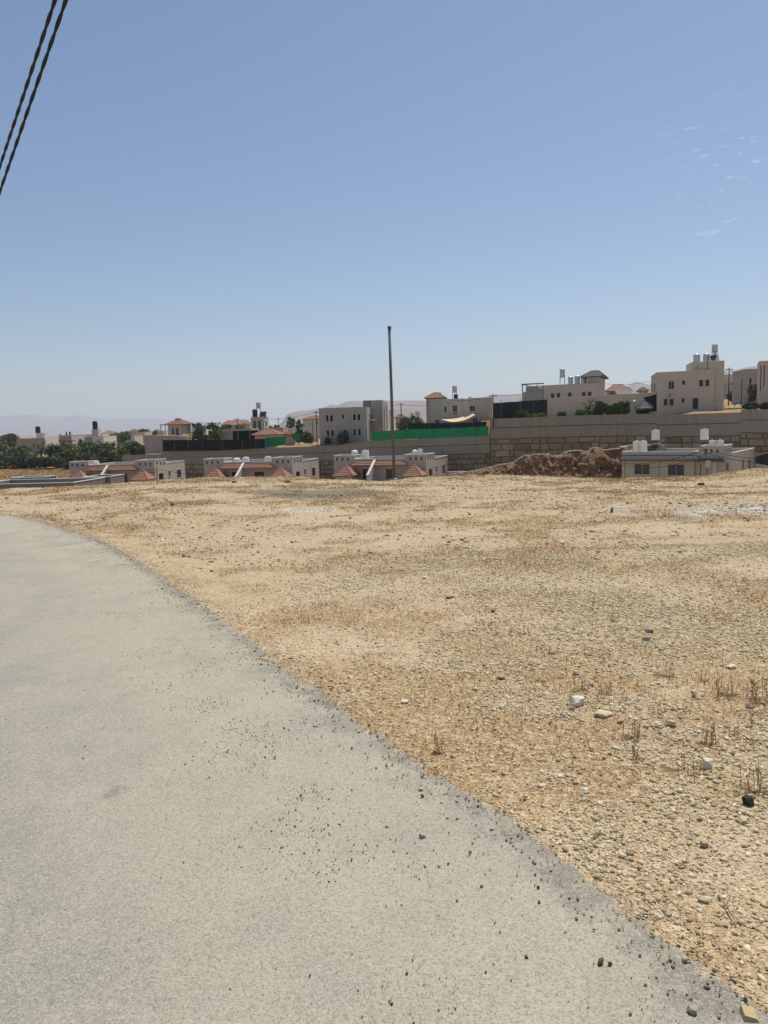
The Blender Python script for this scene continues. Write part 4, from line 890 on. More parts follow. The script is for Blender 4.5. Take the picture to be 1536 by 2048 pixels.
solar(F8, 1429, 722, 1.7, zr8, 'black solar panel under the highest tank', 1.5, 1.5)
ac = empty('air_conditioner', F8.world(F8.u(1339.5, 790), -.4, F8.z(1339.5, 793.3)), -F8.a, 'air conditioner unit above paired windows of the big beige house', 'air conditioner')
k = MB(); k.box(-.42, .42, 0, .33, 0, .6); k.build('casing', M['stone_light'], ac); MB().lathe([(.2, 0), (.24, .02), (.24, .03)], n=16).build('fan_grille', M['metal'], ac); g2 = [c for c in bpy.data.objects if c.parent == ac and c.name.startswith('fan')][0]; g2.rotation_euler = (R(90), 0, 0); g2.location = (0, -.005, .3)
for s_ in (-.3, .3): MB().box(s_-.02, s_+.02, 0, .39, -.05, -.003).build('bracket', M['metal'], ac)

# houses at the right edge
F10 = up_front(1488, 765, 165, 10); h10 = F10.root('flat_roofed_house', 'grey flat house with one dark window, partly behind the slit windowed house', 'house', HG)
block(h10, 'grey_render', 0, F10.u(1540, 765), 0, 9, 0, F10.z(1500, 738.5), front=[F10.r(1497.5, 1503.3, 756, 767.3)], par=.5)
F11 = up_front(1518, 765, 140, 24); h11 = F11.root('tall_house', 'pale tall house with two long slit windows, cut by the right edge', 'house', HG)
block(h11, 'stone_warm', 0, F11.u(1600, 765), 0, 10, 0, F11.z(1527, 722.5), front=[F11.r(1520.6, 1522.6, 731, 781), F11.r(1527, 1529.2, 730, 774)], par=.5, trim=None)
F12 = up_front(1447, 770, 420, 5); h12 = F12.root('long_house', 'distant long pinkish house on the slope with a row of small windows', 'house', HG)
block(h12, 'stone_warm', 0, F12.u(1494, 765), 0, 12, -6, F12.z(1470, 748.5), front=[F12.r(1475.5, 1478.5, 753.5, 757.5), F12.r(1486, 1489.5, 757.5, 761)], par=.5)
block(h12, 'grey_render', F12.u(1450, 765), F12.u(1492, 765), -8, -.003, -6, F12.z(1470, 764.5, -8), front=[F12.r(a, a+4, 766, 769.5, -8) for a in (1462, 1473, 1482)]+[F12.r(a, a+4, 775.5, 779, -8) for a in (1451, 1464, 1475)], par=.5)
F13 = up_front(1492, 790, 175, 5); 

# ------------------------------------------------------------ left of the grey house
F14 = up_front(606, 850, 232, 3); h14 = F14.root('red_roofed_house', 'pale house with red hipped roof, just left of the grey unfinished house', 'house', HG)
block(h14, 'stone_white', 0, F14.u(642, 850), 0, 9, 0, F14.z(620, 838.5), front=[F14.r(633, 635.5, 843, 847)], par=0); hip(h14, F14.u(604, 838, -.5), F14.u(645, 838, -.5), -.5, 9.5, F14.z(620, 838.3, -.5), F14.z(622, 832, 4.5), 'red_tile', .25, 6)
low_wall('garden_wall', 'whitewashed garden wall in front of dark trees, by the red roofed house', [(566, 857, 205), (583, 856.8, 204), (600, 857.5, 203), (634, 857, 200)], .3, 'stone_white')
F15 = up_front(502, 850, 188, 3); h15 = F15.root('roof_tower', 'narrow stone tower house carrying black and steel tanks', 'house', HG)
u1 = F15.u(528, 850); v1 = F15.vz(538, 850, u1)[0]; zt = F15.z(515, 834.6)
block(h15, 'stone', 0, u1, 0, min(v1, 6), 0, zt, front=[F15.r(506.8, 512, 841.5, 860.5), F15.r(516.4, 521.3, 841.5, 860.5)], right=[F15.rs(531, 534, 843, 852, u1)], par=.4)
block(h15, 'grey_render', -9, -.003, -1, 8, 0, F15.z(485, 858, -1), par=.4); block(h15, 'grey_render', u1+.003, F15.u(566, 855, 2), 2, 9, 0, F15.z(555, 855.5, 2), par=.4)
tank(F15, 504.6, 514.8, 818, 1.5, zt-.4, 'blue_plastic', 'dark navy tank on the narrow tower house')
tank(F15, 512, 521.2, 804, 2.3, zt-.4, 'steel', 'steel tank on a tall stand above the narrow tower house', yb=816.5)
solar(F15, 526, 833, 1.6, zt-.4, 'dark solar panel at the right of the narrow tower house roof', 1.6, 1.7)
# car shed with flat roof and a dark back panel
F16 = up_front(448, 870, 172, 6); h16 = F16.root('car_shed', 'open shed with a flat grey roof behind the black net fence', 'shed')
zt = F16.z(475, 857.5); b_ = F16.u(502, 870); MB().box(-.2, b_, -.3, 7, F16.z(475, 861.8), zt).build('roof', M['grey_render'], h16)
for u_ in (.3, b_*.5, b_-.4): MB().box(u_, u_+.15, 0, .15, 0, F16.z(475, 861.8)-.003).build('post', M['metal'], h16)
MB().box(0, b_-.2, 6.5, 6.7, 0, F16.z(475, 861.8)-.003).build('back_wall', M['dark_net'], h16)
# red porch roofs
F17 = up_front(506, 870, 168, 8); h17 = F17.root('red_pavilion', 'wide red hipped pavilion roof right below the narrow tower house', 'pavilion')
b_ = F17.u(556, 869); ze = F17.z(530, 869.2); hip(h17, -.3, b_, -.5, 7.5, ze, F17.z(530, 857.6, 3.5), 'red_tile', .04, 7); MB().box(.3, b_-.4, .2, 7, 0, ze-.125).build('wall', M['stone_warm'], h17)
F18 = up_front(563, 870, 176, 8); h18 = F18.root('red_pavilion', 'smaller red hipped roof to the right of the wide pavilion', 'pavilion')
b_ = F18.u(590, 869); ze = F18.z(576, 868.8); hip(h18, -.3, b_, -.5, 6.5, ze, F18.z(574, 862.5, 3), 'red_tile', .3, 6); MB().box(.3, b_-.4, .2, 6, 0, ze-.125).build('wall', M['stone_warm'], h18)
# house with the balcony frame
F19 = up_front(336, 860, 188, 3); h19 = F19.root('red_roofed_house', 'sunlit cream sided house with red hipped roof and open balcony frame at its left', 'house', HG)
u1 = F19.u(362.3, 860); v1 = min(F19.vz(381, 860, u1)[0], 9); zt = F19.z(350, 848.6)
block(h19, 'stone', 0, u1, 0, v1, 0, zt, front=[F19.r(343.8, 348.3, 856, 868), F19.r(352.3, 357.3, 855.3, 872)], par=0)
k = MB(); k.box(u1+.003, u1+.05, .05, v1-.05, 0, zt-.01); k.build('sunlit_cream_skin', M['yellow'], h19)  # sunlight on the right side put into the colour as a cream skin
hip(h19, -.5, u1+.6, -.5, v1+.5, zt, F19.z(357, 839.8, v1/2), 'red_tile', .35, 7)
k = MB(); fl, fr_ = F19.u(321, 860, 1), -.01; zc = F19.z(328, 850.5, 1)
for u_ in (fl, (fl+fr_)/2, fr_-.15): k.box(u_, u_+.14, 1, 1.14, 0, zc)
k.box(fl-.1, fr_, .98, 1.16, zc+.003, zc+.22); k.box(fl, fr_, 1.02, 1.1, F19.z(328, 863, 1), F19.z(328, 862, 1)); k.build('balcony_frame', M['metal'], h19)
rt = empty('roof_vent', F19.world(F19.u(356, 840, v1/2), v1/2, F19.z(357, 839.9, v1/2)+.05), -F19.a, 'dark flat solar box on the ridge of the sunlit cream house', 'solar panel', 'solar heater panels')
MB().box(-.65, .65, -.4, .4, .12, .34).build('collector', M['panel'], rt); MB().box(-.5, -.42, -.3, .3, -.1, .115).build('leg', M['metal'], rt); MB().box(.42, .5, -.3, .3, -.1, .115).build('leg', M['metal'], rt)
low_wall('garden_wall', 'low grey garden wall in front of the sunlit cream house', [(288, 871.5, 186), (310, 871, 184), (335, 871.5, 182), (372, 873, 179)], .3, 'grey_render', bot=-4.5)
# metal trellis beside it
tr = empty('metal_trellis', at(381, 878, 176), 0, 'tall green metal trellis between the sunlit cream house and shed', 'trellis'); O = tr.location.copy(); k = MB()
for i in range(13):
    p = at(381+i*2.5, 878, 176)-O; q = at(381+i*2.5, 848-i*.05, 176)-O; k.tube([p, q], .035, 4)
for y_ in (848, 853, 858, 864, 870): k.tube([at(381, y_, 176)-O, at(411, y_-.6, 176)-O], .035, 4)
k.build('bars', mat('green_steel', (.05, .09, .08), rough=.6), tr)

# far left houses
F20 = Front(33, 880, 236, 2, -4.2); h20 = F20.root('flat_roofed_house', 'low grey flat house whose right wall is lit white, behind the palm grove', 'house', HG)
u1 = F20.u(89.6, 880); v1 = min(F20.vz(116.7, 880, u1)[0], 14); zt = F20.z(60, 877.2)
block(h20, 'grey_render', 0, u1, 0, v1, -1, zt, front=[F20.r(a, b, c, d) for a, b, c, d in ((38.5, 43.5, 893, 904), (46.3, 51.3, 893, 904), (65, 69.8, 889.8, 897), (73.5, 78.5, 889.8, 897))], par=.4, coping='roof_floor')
MB().box(u1+.003, u1+.06, .02, v1-.02, -1, zt).build('sunlit_tone_skin', M['stone_white'], h20)  # white skin over the grey wall: sunlight on this side set by colour
for a, b, c, d in ((97, 99.8, 888, 900), (102, 104.8, 888, 899.5), (113.6, 115.7, 886.5, 892.5)):
    q = F20.rs(a, b, c, d, u1+.06); MB().box(u1+.061, u1+.08, q[0], q[1], q[2], q[3]).build('window', M['hollow'], h20)
vb = 3; ub0, ub1 = F20.u(72.5, 870, vb), F20.u(87.8, 870, vb); zb_ = F20.z(80, 866, vb)
MB().box(ub0, ub1, vb, vb+2.6, zt-.39, zb_).build('stair_house', M['stone_white'], h20)
tank(F20, 70.8, 80.3, 852.4, vb+1.3, zb_, 'blue_plastic', 'dark navy tank on the white stair box of the low grey house')
F21 = Front(118, 885, 262, 2, -4.2); h21 = F21.root('flat_roofed_house', 'flat house with a dark overhanging canopy and white posts, behind trees', 'house', HG)
b_ = F21.u(144, 885); block(h21, 'stone', 0, b_, 0, 12, -1, F21.z(130, 871), front=[F21.r(125, 128, 885.5, 891), F21.r(133, 136, 885.5, 891)], par=.4)
MB().box(0, F21.u(152, 885), -2.5, -.003, F21.z(135, 883), F21.z(135, 881)).build('canopy', M['brown_roof'], h21)
for p_ in (139, 151): MB().box(F21.u(p_, 885), F21.u(p_, 885)+.3, -2.4, -2.1, -1, F21.z(135, 883)-.003).build('post', M['stone_white'], h21)
for i, (a, b, t) in enumerate(((120, 122.5, 868), (131.4, 134.4, 864), (138.2, 141.6, 863))): tank(F21, a, b, t, 2, F21.z(130, 871)-.4, 'black_plastic', ('smallest', 'middle', 'rightmost')[i]+' of three little black tanks on the canopy house')
F22 = Front(157, 885, 300, 2, -4.2); h22 = F22.root('long_house', 'long low pale house behind the tall black tank', 'house', HG)
block(h22, 'stone_white', 0, F22.u(205, 880), 0, 8, -1, F22.z(180, 868.8), par=.3)
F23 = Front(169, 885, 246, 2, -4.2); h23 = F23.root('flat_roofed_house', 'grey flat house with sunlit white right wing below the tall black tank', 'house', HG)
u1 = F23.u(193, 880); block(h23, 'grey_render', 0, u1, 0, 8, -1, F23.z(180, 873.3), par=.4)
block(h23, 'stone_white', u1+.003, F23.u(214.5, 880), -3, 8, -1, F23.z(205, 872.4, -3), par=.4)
zb_ = F23.z(189, 858.3, 3); MB().box(F23.u(184.3, 870, 3), F23.u(196.5, 870, 3), 3, 5.2, F23.z(180, 873.3)-.39, zb_).build('stair_house', M['stone'], h23)
tank(F23, 184.8, 194.7, 842, 4, zb_, 'black_plastic', 'tall black tank on a pale box, highest thing above the palm grove')
def small_house(px0, px1, pyw, pyr, D, m, label, roof='red_tile', base=-4.2, ridge=.3, wins=()):
    Fx = Front(px0, pyw, D, 3, base); h = Fx.root('distant_house', label, 'house', 'distant houses on the left'); b_ = Fx.u(px1, pyw)
    if roof: block(h, m, .5, b_-.5, 0, 9, -1, Fx.z((px0+px1)/2, pyw), par=0, front=[Fx.r(*q) for q in wins]); hip(h, 0, b_, -.5, 9.5, Fx.z((px0+px1)/2, pyw), Fx.z((px0+px1)/2, pyr, 4.5), roof, ridge, 5)
    else: block(h, m, 0, b_, 0, 9, -1, Fx.z((px0+px1)/2, pyr), par=.4, front=[Fx.r(*q) for q in wins])
    return h
small_house(200, 223, 868, 862, 330, 'stone', 'distant red roofed house right of the tall black tank')
small_house(254, 272, 864, 859, 420, 'stone_warm', 'distant house with dull brown roof, left of the yellow house', 'brown_roof')
small_house(270, 290, 872, 864.5, 330, 'yellow', 'distant flat yellow house among trees', None, wins=((274, 276.5, 870, 875),))
small_house(300, 320, 866, 859.5, 480, 'stone_warm', 'distant pinkish house left of the balcony frame', 'brown_roof')
small_house(262, 269, 878, 871, 300, 'stone_warm', 'tiny pinkish house among the grove trees', None)
small_house(443, 490, 850, 841.5, 215, 'stone_warm', 'long red roof half hidden by green trees, left of the tower house', 'red_tile', ridge=.85)
small_house(417, 449, 872, 865, 195, 'stone_white', 'low whitewashed shed with a slatted top, left of the car shed', None)
small_house(788, 812, 836, 829, 240, 'stone_warm', 'brown roofed house behind the bare pole, left of the green tree', 'brown_roof')
small_house(778, 786, 822, 820, 205, 'stone_white', 'thin white house side showing left of the bare pole', None)

# ------------------------------------------------------------ net fences
net_fence('net_fence', 'long black net fence on the plain retaining wall', 'net fence', [(325, 880, 902.5, 161.5), (430, 879.3, 901.3, 157), (480, 879, 899, 155), (531, 877.5, 896, 152.8)], 'black_net', (325.5, 350, 377, 405, 445, 485, 512, 530.5), sag=.05, over=0)
net_fence('net_fence', 'short torn green net below the small red pavilion roofs', 'net fence', [(531, 874.5, 894, 156), (550, 873.5, 892, 155), (571, 872.5, 889.5, 154)], 'green_net', (533, 552, 570))
net_fence('net_fence', 'ragged scrap of green net beside dark bushes', 'net fence', [(583, 867.5, 875, 165), (592, 866.5, 879, 165), (600, 868.5, 884, 165)], 'green_net', (585, 599))
net_fence('net_fence', 'long bright green net fence on the middle of the retaining wall', 'net fence', [(742, 862.5, 881, 143.5), (820, 858, 878.5, 140.3), (900, 856, 875, 137), (977, 851.5, 872, 133.8)], 'green_net', (744, 758, 784, 812, 839.5, 867, 896, 923, 951, 976), sag=.25, over=.05)
net_fence('net_fence', 'dark green net fence directly behind the bright green one', 'net fence', [(815, 846, 866, 147), (876, 846, 864, 145), (930, 845.3, 862, 142.5), (979, 842.5, 866, 139)], 'dark_net', (816, 860, 905, 945, 978), sag=.05)
net_fence('net_fence', 'dark blue green net fence on the tall wall, beside the round shrub', 'net fence', [(986, 806, 838, 137), (1040, 802, 836, 136), (1094, 798.6, 833, 141)], 'dark_net', (986.5, 1002, 1040, 1066, 1094), sag=.1, over=.5)
# ------------------------------------------------------------ plants
def foliage_mat(name, stops): return attr_mat(name, stops, rough=.8, noise=.35, nscale=2.5)
M['leaf_dark'] = foliage_mat('dark_green_leaves', [(0, (.055, .075, .036)), (.5, (.125, .155, .075)), (1, (.22, .25, .12))])
M['leaf_mid'] = foliage_mat('green_leaves', [(0, (.075, .10, .036)), (.5, (.165, .21, .075)), (1, (.28, .32, .12))])
M['leaf_fresh'] = foliage_mat('fresh_green_leaves', [(0, (.03, .06, .016)), (.5, (.07, .135, .028)), (1, (.14, .23, .05))])
M['leaf_grey'] = foliage_mat('grey_green_leaves', [(0, (.04, .05, .035)), (.5, (.075, .09, .06)), (1, (.13, .145, .10))])
M['frond'] = foliage_mat('palm_fronds', [(0, (.075, .09, .06)), (.5, (.14, .165, .105)), (1, (.25, .27, .18))])
M['straw'] = attr_mat('dry_straw', [(0, (.22, .11, .04)), (.5, (.40, .27, .125)), (1, (.62, .48, .27))], noise=.2)
def crown_mesh(name, w_, h_, z0, m, nblob, leaf, per, parent, seed, shape=1.0):
    """leaf-sized faces spread through irregular clumps"""
    g = np.random.default_rng(seed); V = []; T = []
    for b_ in range(nblob):
        th = g.uniform(0, 6.283); rr = math.sqrt(g.uniform(0, 1))*.40*w_; zz = z0+h_*g.uniform(.18, .86)
        k = 1-abs((zz-z0)/h_-.5)*.9*shape; c = np.array([math.cos(th)*rr*k, math.sin(th)*rr*k, zz]); rad = g.uniform(.09, .2)*w_*(.6+.4*k)
        d = g.normal(size=(per, 3)); d /= np.linalg.norm(d, axis=1)[:, None]; q = c + d*(rad*g.uniform(.55, 1.12, (per, 1)))*np.array([1, 1, .8*min(1.3, h_/w_+.3)])
        a = g.normal(size=(per, 3)); a /= np.linalg.norm(a, axis=1)[:, None]; bb = np.cross(a, g.normal(size=(per, 3))); bb /= np.linalg.norm(bb, axis=1)[:, None]
        s = leaf*g.uniform(.55, 1.35, (per, 1)); V.append(np.stack([q-a*s, q+bb*s*.5, q+a*s, q-bb*s*.5], 1).reshape(-1, 3))
        base = g.uniform(.15, .85); T.append(np.repeat(np.clip(base+g.normal(0, .18, per), 0, 1), 4))
    V = np.concatenate(V); F_ = np.arange(len(V)).reshape(-1, 4)
    return mesh_np(name, V, F_, M[m], parent, attr={'tone': np.concatenate(T)})
def tree(p, w_, h_, m, label, seed, cat='tree', name='broadleaf_tree', group=None, trunk_h=.35, nblob=16, per=110, leaf=None):
    root = empty(name, p, random.uniform(0, 6), label, cat, group); leaf = leaf or max(.16, w_*.045)
    crown_mesh('crown', w_, h_*(1-trunk_h*.6), h_*trunk_h*.6, m, nblob, leaf, per, root, seed)
    t = MB(); t.tube([(0, 0, -.3), (.05, .03, h_*trunk_h), (.1, -.05, h_*.6)], [w_*.035, w_*.028, w_*.012], 8)
    g = random.Random(seed)
    for i in range(6):
        a = g.uniform(0, 6.28); z_ = h_*g.uniform(trunk_h*.7, .5); t.tube([(.03, 0, z_), (math.cos(a)*w_*.2, math.sin(a)*w_*.2, z_+h_*.2), (math.cos(a)*w_*.34, math.sin(a)*w_*.34, z_+h_*.3)], [w_*.018, w_*.012, w_*.005], 6)
    t.build('trunk', M['trunk'], root); return root
def palm_proto(seed, th, fl, nf, label):
    g = random.Random(seed); root = empty('date_palm', (0, 0, 0), 0, label, 'palm tree', 'date palms in the grove')
    t = MB(); t.tube([(0, 0, -.4), (.03, 0, th*.5), (0, .04, th)], [.28, .24, .26], 10); t.build('trunk', M['trunk'], root)
    V = []; T = []
    for i in range(nf):
        az = g.uniform(0, 6.283); el = g.uniform(-.25, 1.35); L = fl*g.uniform(.8, 1.1); tone = min(1, max(0, g.gauss(.45, .2))); pts = []
        for s in range(8):
            q = s/7; e = el-q*q*1.25; 
            if s == 0: pos = Vector((0, 0, th+.1)); 
            else: pos = pts[-1]+Vector((math.cos(az)*math.cos(e), math.sin(az)*math.cos(e), math.sin(e)))*L/7
            pts.append(pos)
        side = Vector((-math.sin(az), math.cos(az), 0))
        for s in range(1, 7):
            for sub in (0, .33, .66):
                p = pts[s].lerp(pts[s+1], sub) if s < 7 else pts[s]; d = (pts[min(s+1, 7)]-pts[s]).normalized(); w_ = L*.15*math.sin(math.pi*min(1, (s+sub)/7.6+.08))+.04
                for sg in (-1, 1):
                    tip = p+side*sg*w_+d*w_*.9+Vector((0, 0, -w_*.25+.12*w_)); V += [p-d*.035, p+d*.035, tip+d*.01, tip-d*.01]; T += [tone+g.uniform(-.12, .12)]*4
        for s in range(7):
            V += [pts[s]+side*.03, pts[s]-side*.03, pts[s+1]-side*.02, pts[s+1]+side*.02]; T += [tone]*4
    V = np.array([tuple(v) for v in V]); mesh_np('crown', V, np.arange(len(V)).reshape(-1, 4), M['frond'], root, attr={'tone': np.clip(T, 0, 1)}); return root
def on_ground(px, D):
    p = at(px, 880, D)
    if p.x > WX[0] and p.y < wall_y(p.x)+1.6: p = at(px, 860, wall_y(p.x)+1.7)
    p.z = gz(p)-.05; return p
P1 = palm_proto(1, 1.6, 3.3, 46, 'leftmost date palm of the grove, cut by the left edge of the photo'); P2 = palm_proto(2, 2.3, 3.5, 50, 'date palm in front of the left windows of the low grey house'); P3 = palm_proto(3, 1.0, 2.8, 40, 'short date palm under the white lit wall')
protos = [P1, P2, P3]
spots = [(4, 205, 0, None), (44, 212, 1, None), (98, 204, 2, None),
 (22, 200, 2, 'short date palm second from the left edge, in the front of the grove'), (66, 200, 0, 'date palm right under the navy tank on its white box'), (80, 215, 1, 'date palm in front of the right windows of the low grey house'),
 (108, 216, 1, 'date palm whose fronds cross the sunlit white wall'), (124, 201, 0, 'front date palm just left of the reddish scrub patch'), (186, 222, 1, 'date palm directly below the tall black tank'),
 (203, 214, 1, 'date palm in front of the sunlit white wing'), (222, 222, 0, 'date palm right of the sunlit white wing'), (250, 214, 1, 'date palm behind the green shrubs near the wall end'),
 (282, 210, 0, 'date palm behind the low end of the retaining wall'), (300, 206, 1, 'date palm next to the left end of the black net fence'), (266, 226, 2, 'short date palm below the yellow house'), (237, 230, 2, 'short date palm between the white wing and the yellow house'),
 (-6, 222, 1, 'rear date palm at the left edge, against the dark trees'), (56, 224, 2, 'short date palm tucked against the low grey house')]
for px_, D, k, lab in spots:
    o = protos[k] if lab is None else copy_tree(protos[k]); o.location = on_ground(px_, D); o.rotation_euler = (0, 0, random.uniform(0, 6))
    if lab: o['label'] = lab; s = random.uniform(.9, 1.15); o.scale = (s, s, s)
G = 'trees in the grove on the left'
TR = [ # px, D, px width, py top, material, label
 (8, 246, 60, 868, 'leaf_dark', 'dark evergreen mass at the left edge beside the grey house', 'tree'), (22, 250, 26, 866, 'leaf_dark', 'dark tree peaking just left of the low grey house', 'tree'),
 (142, 213, 44, 888, 'leaf_mid', 'mid green broad tree in front of the canopy house', 'tree'), (160, 205, 34, 893, 'leaf_mid', 'green tree with a visible bare stem by the reddish scrub', 'tree'), (176, 200, 26, 905, 'leaf_mid', 'low green bush left of the palm below the tall black tank', 'shrub'),
 (212, 200, 30, 898, 'leaf_dark', 'dark bush below the sunlit white wing', 'shrub'), (241, 200, 32, 896, 'leaf_mid', 'yellow green bush left of the retaining wall end', 'shrub'), (262, 206, 36, 886, 'leaf_dark', 'dark tree below the yellow house', 'tree'),
 (292, 203, 34, 889, 'leaf_dark', 'dark round tree beside the low grey garden wall', 'tree'), (315, 200, 30, 888, 'leaf_mid', 'green bush touching the black net fence', 'shrub'), (235, 262, 36, 868, 'leaf_dark', 'dark tree behind the white wing, right of the red roof', 'tree'),
 (152, 268, 22, 876, 'leaf_dark', 'dark round tree right of the canopy house', 'tree'), (246, 330, 30, 862, 'leaf_dark', 'far dark tree left of the brown roofed distant house', 'tree'), (288, 400, 26, 857, 'leaf_dark', 'far dark tree between two distant roofs', 'tree'), (309, 430, 16, 861, 'leaf_dark', 'small far tree left of the balcony frame', 'tree'),
 (40, 199, 30, 913, 'leaf_grey', 'greyish low scrub in front of the palms, left', 'shrub'), (84, 196, 28, 914, 'leaf_grey', 'greyish low scrub in front of the palms, nearer the reddish patch', 'shrub'), (136, 194, 24, 914, 'leaf_dark', 'dark scrub just left of the leftmost paired house', 'shrub'), (58, 198, 26, 915, 'leaf_dark', 'dark low bush between the two greyish scrubs', 'shrub'), (5, 200, 34, 910, 'leaf_dark', 'dark low bush at the foot of the leftmost palm', 'shrub'), (112, 196, 24, 910, 'leaf_mid', 'green low bush between palms and scrub', 'shrub'), (194, 197, 30, 908, 'leaf_dark', 'dark low bush behind the leftmost paired house', 'shrub'), (226, 208, 28, 893, 'leaf_dark', 'dark bush at the foot of the palm right of the white wing', 'shrub')]
for i, (a, D, wpx, t, m, lab, cat) in enumerate(TR):
    p = on_ground(a, D); top = at(a, t, D).z; wm = wpx*1.3*D/F; tree(p, wm, max(1.2, top-p.z), m, lab, 40+i, cat, 'broadleaf_tree' if cat == 'tree' else 'shrub', G, trunk_h=.3 if cat == 'tree' else .08, nblob=34, per=85, leaf=.26)
TR2 = [(398, 195, 44, 843, 'leaf_grey', 'grey green tree seen through the metal trellis', 'tree', .3), (428, 186, 36, 843, 'leaf_mid', 'loose green tree right of the metal trellis', 'tree', .3), (455, 190, 34, 848, 'leaf_mid', 'green tree in front of the long red roof', 'tree', .3), (482, 192, 34, 846, 'leaf_mid', 'green tree between the long red roof and tower house', 'tree', .3), (411, 178, 12, 866, 'leaf_dark', 'slim dark shrub at the right end of the trellis', 'shrub', .1),
 (551, 215, 26, 846, 'leaf_mid', 'low light green tree right of the narrow tower house', 'tree', .2), (540, 230, 22, 848, 'leaf_grey', 'greyish tree behind the cream side of the tower house', 'tree', .2),
 (584, 225, 26, 829, 'leaf_dark', 'dark conical evergreen left of the red roofed pale house', 'tree', .25), (600, 226, 20, 833, 'leaf_dark', 'dark evergreen touching the red roofed pale house', 'tree', .25), (598, 176, 22, 853.5, 'leaf_dark', 'dark bush above the ragged green net', 'shrub', .05), (615, 174, 26, 863, 'leaf_dark', 'dark bush below the poles left of the grey house', 'shrub', .05),
 (686, 149, 28, 861, 'leaf_grey', 'thin grey green shrub against the grey house wall', 'shrub', .1), (655, 148.6, 14, 873, 'leaf_grey', 'small dry bush at the left foot of the grey house', 'shrub', .05),
 (812, 160, 42, 829, 'leaf_mid', 'big green tree right of the bare pole, its left half', 'tree', .15), (834, 165, 36, 820, 'leaf_mid', 'big green tree beside the red turret house', 'tree', .15), (806, 158, 24, 842, 'leaf_dark', 'dark green bush at the foot of the big green tree', 'shrub', .05),
 (1045, 131.5, 36, 820, 'leaf_fresh', 'fresh green round shrub on the tall wall beside the net fence', 'shrub', .05), (1124, 129.8, 22, 824, 'leaf_fresh', 'small bright green shrub alone below the beige garden wall', 'shrub', .05), (1076, 131, 38, 829, 'leaf_mid', 'low green hedge plant on top of the tall wall', 'shrub', .05),
 (1165, 128.8, 34, 818, 'leaf_mid', 'green shrub at the foot of the wall top palm', 'shrub', .05), (1200, 127.8, 40, 801, 'leaf_fresh', 'fresh green bushy shrub right of the wall top palm', 'shrub', .1), (1222, 127.5, 32, 809, 'leaf_fresh', 'lower fresh green shrub between two taller ones on the wall', 'shrub', .05), (1244, 127, 42, 801.5, 'leaf_fresh', 'fresh green bushy shrub left of the garden lamp', 'shrub', .1),
 (1226, 190, 26, 781, 'leaf_mid', 'green creeper tree below the orange hipped roof', 'tree', .1),
 (1463, 190, 26, 782, 'leaf_mid', 'green bush between the two wooden poles, left part', 'shrub', .1), (1480, 186, 26, 776, 'leaf_mid', 'green tree between the two wooden poles, right part', 'tree', .1), (1504, 150, 30, 765, 'leaf_mid', 'dark leaved tree in front of the slit windowed house', 'tree', .15), (1500, 135, 34, 806, 'leaf_grey', 'low grey green weeds on the highest wall step', 'shrub', .05), (1528, 131, 30, 806, 'leaf_grey', 'low weeds at the foot of the slit windowed house', 'shrub', .05)]
for i, (a, D, wpx, t, m, lab, cat, th) in enumerate(TR2):
    p = on_ground(a, D); top = at(a, t, D).z; wm = wpx*D/F; tree(p, wm, max(1.0, top-p.z), m, lab, 90+i, cat, 'broadleaf_tree' if cat == 'tree' else 'shrub', 'trees and shrubs around the upper houses', trunk_h=th, nblob=32, per=85, leaf=.15 if D < 170 else .2)
_land = [(-40, 'at the left edge'), (15, 'left of the low grey house'), (40, 'below the left windows of the low grey house'), (62, 'below the middle of the low grey house'), (85, 'below the navy tank house'), (106, 'below the sunlit white wall'), (128, 'below the canopy house'), (152, 'right of the canopy house'), (176, 'left of the tall black tank'), (198, 'below the tall black tank'), (220, 'right of the sunlit white wing'), (244, 'left of the retaining wall end'), (268, 'behind the low end of the retaining wall'), (292, 'below the low grey garden wall'), (312, 'left of the black net fence')]
_used = {}
def GL(a, i):
    c = ('dark green', 'mid green', 'greyish green', 'fresh mid green')[i % 4]; w_ = min(_land, key=lambda q: abs(q[0]-a))[1]; l = f'{c} bush in the undergrowth {w_}'; n_ = _used.get(l, 0); _used[l] = n_+1
    return l if n_ == 0 else l.replace(c+' bush', ('smaller ', 'rounder ', 'rear ')[min(n_-1, 2)]+c+' bush')
for i in range(46):
    a = random.uniform(-25, 322); D = random.uniform(199, 222)
    if a > 235: D = random.uniform(203, 226)
    p = on_ground(a, D); s_ = random.uniform(2.6, 5.2)
    tree(p, s_*1.25, s_*.95, ('leaf_dark', 'leaf_mid', 'leaf_grey', 'leaf_mid')[i % 4], GL(a, i), 300+i, 'shrub', 'shrub', 'undergrowth of the palm grove', trunk_h=.05, nblob=30, per=60, leaf=.24)
pp = copy_tree(P2); pp.location = on_ground(1177, 130.5); pp.scale = (.85, .85, .85); pp['label'] = 'single palm on top of the tall wall among green shrubs'; pp['group'] = 'trees and shrubs around the upper houses'
pp.location.z = at(1177, 826, 130).z-1.6

low_wall('low_wall', 'low white topped wall between the paired house and the brown bank', [(896, 944.6, 118), (928, 943.6, 117)], .3, 'grey_render', cop='coping', bot=-9)
low_wall('low_wall', 'pale low wall under the dark tarpaulin at the right edge', [(1511, 929, 97), (1560, 938, 90)], .3, 'stone_light', bot=-9)
net_fence('tarpaulin_screen', 'dark green tarpaulin screen beside the grey awning house at the right edge', 'tarpaulin', [(1511, 913, 929, 97.5), (1536, 906, 934, 94), (1570, 900, 940, 90)], 'dark_net', (1512,), over=0)
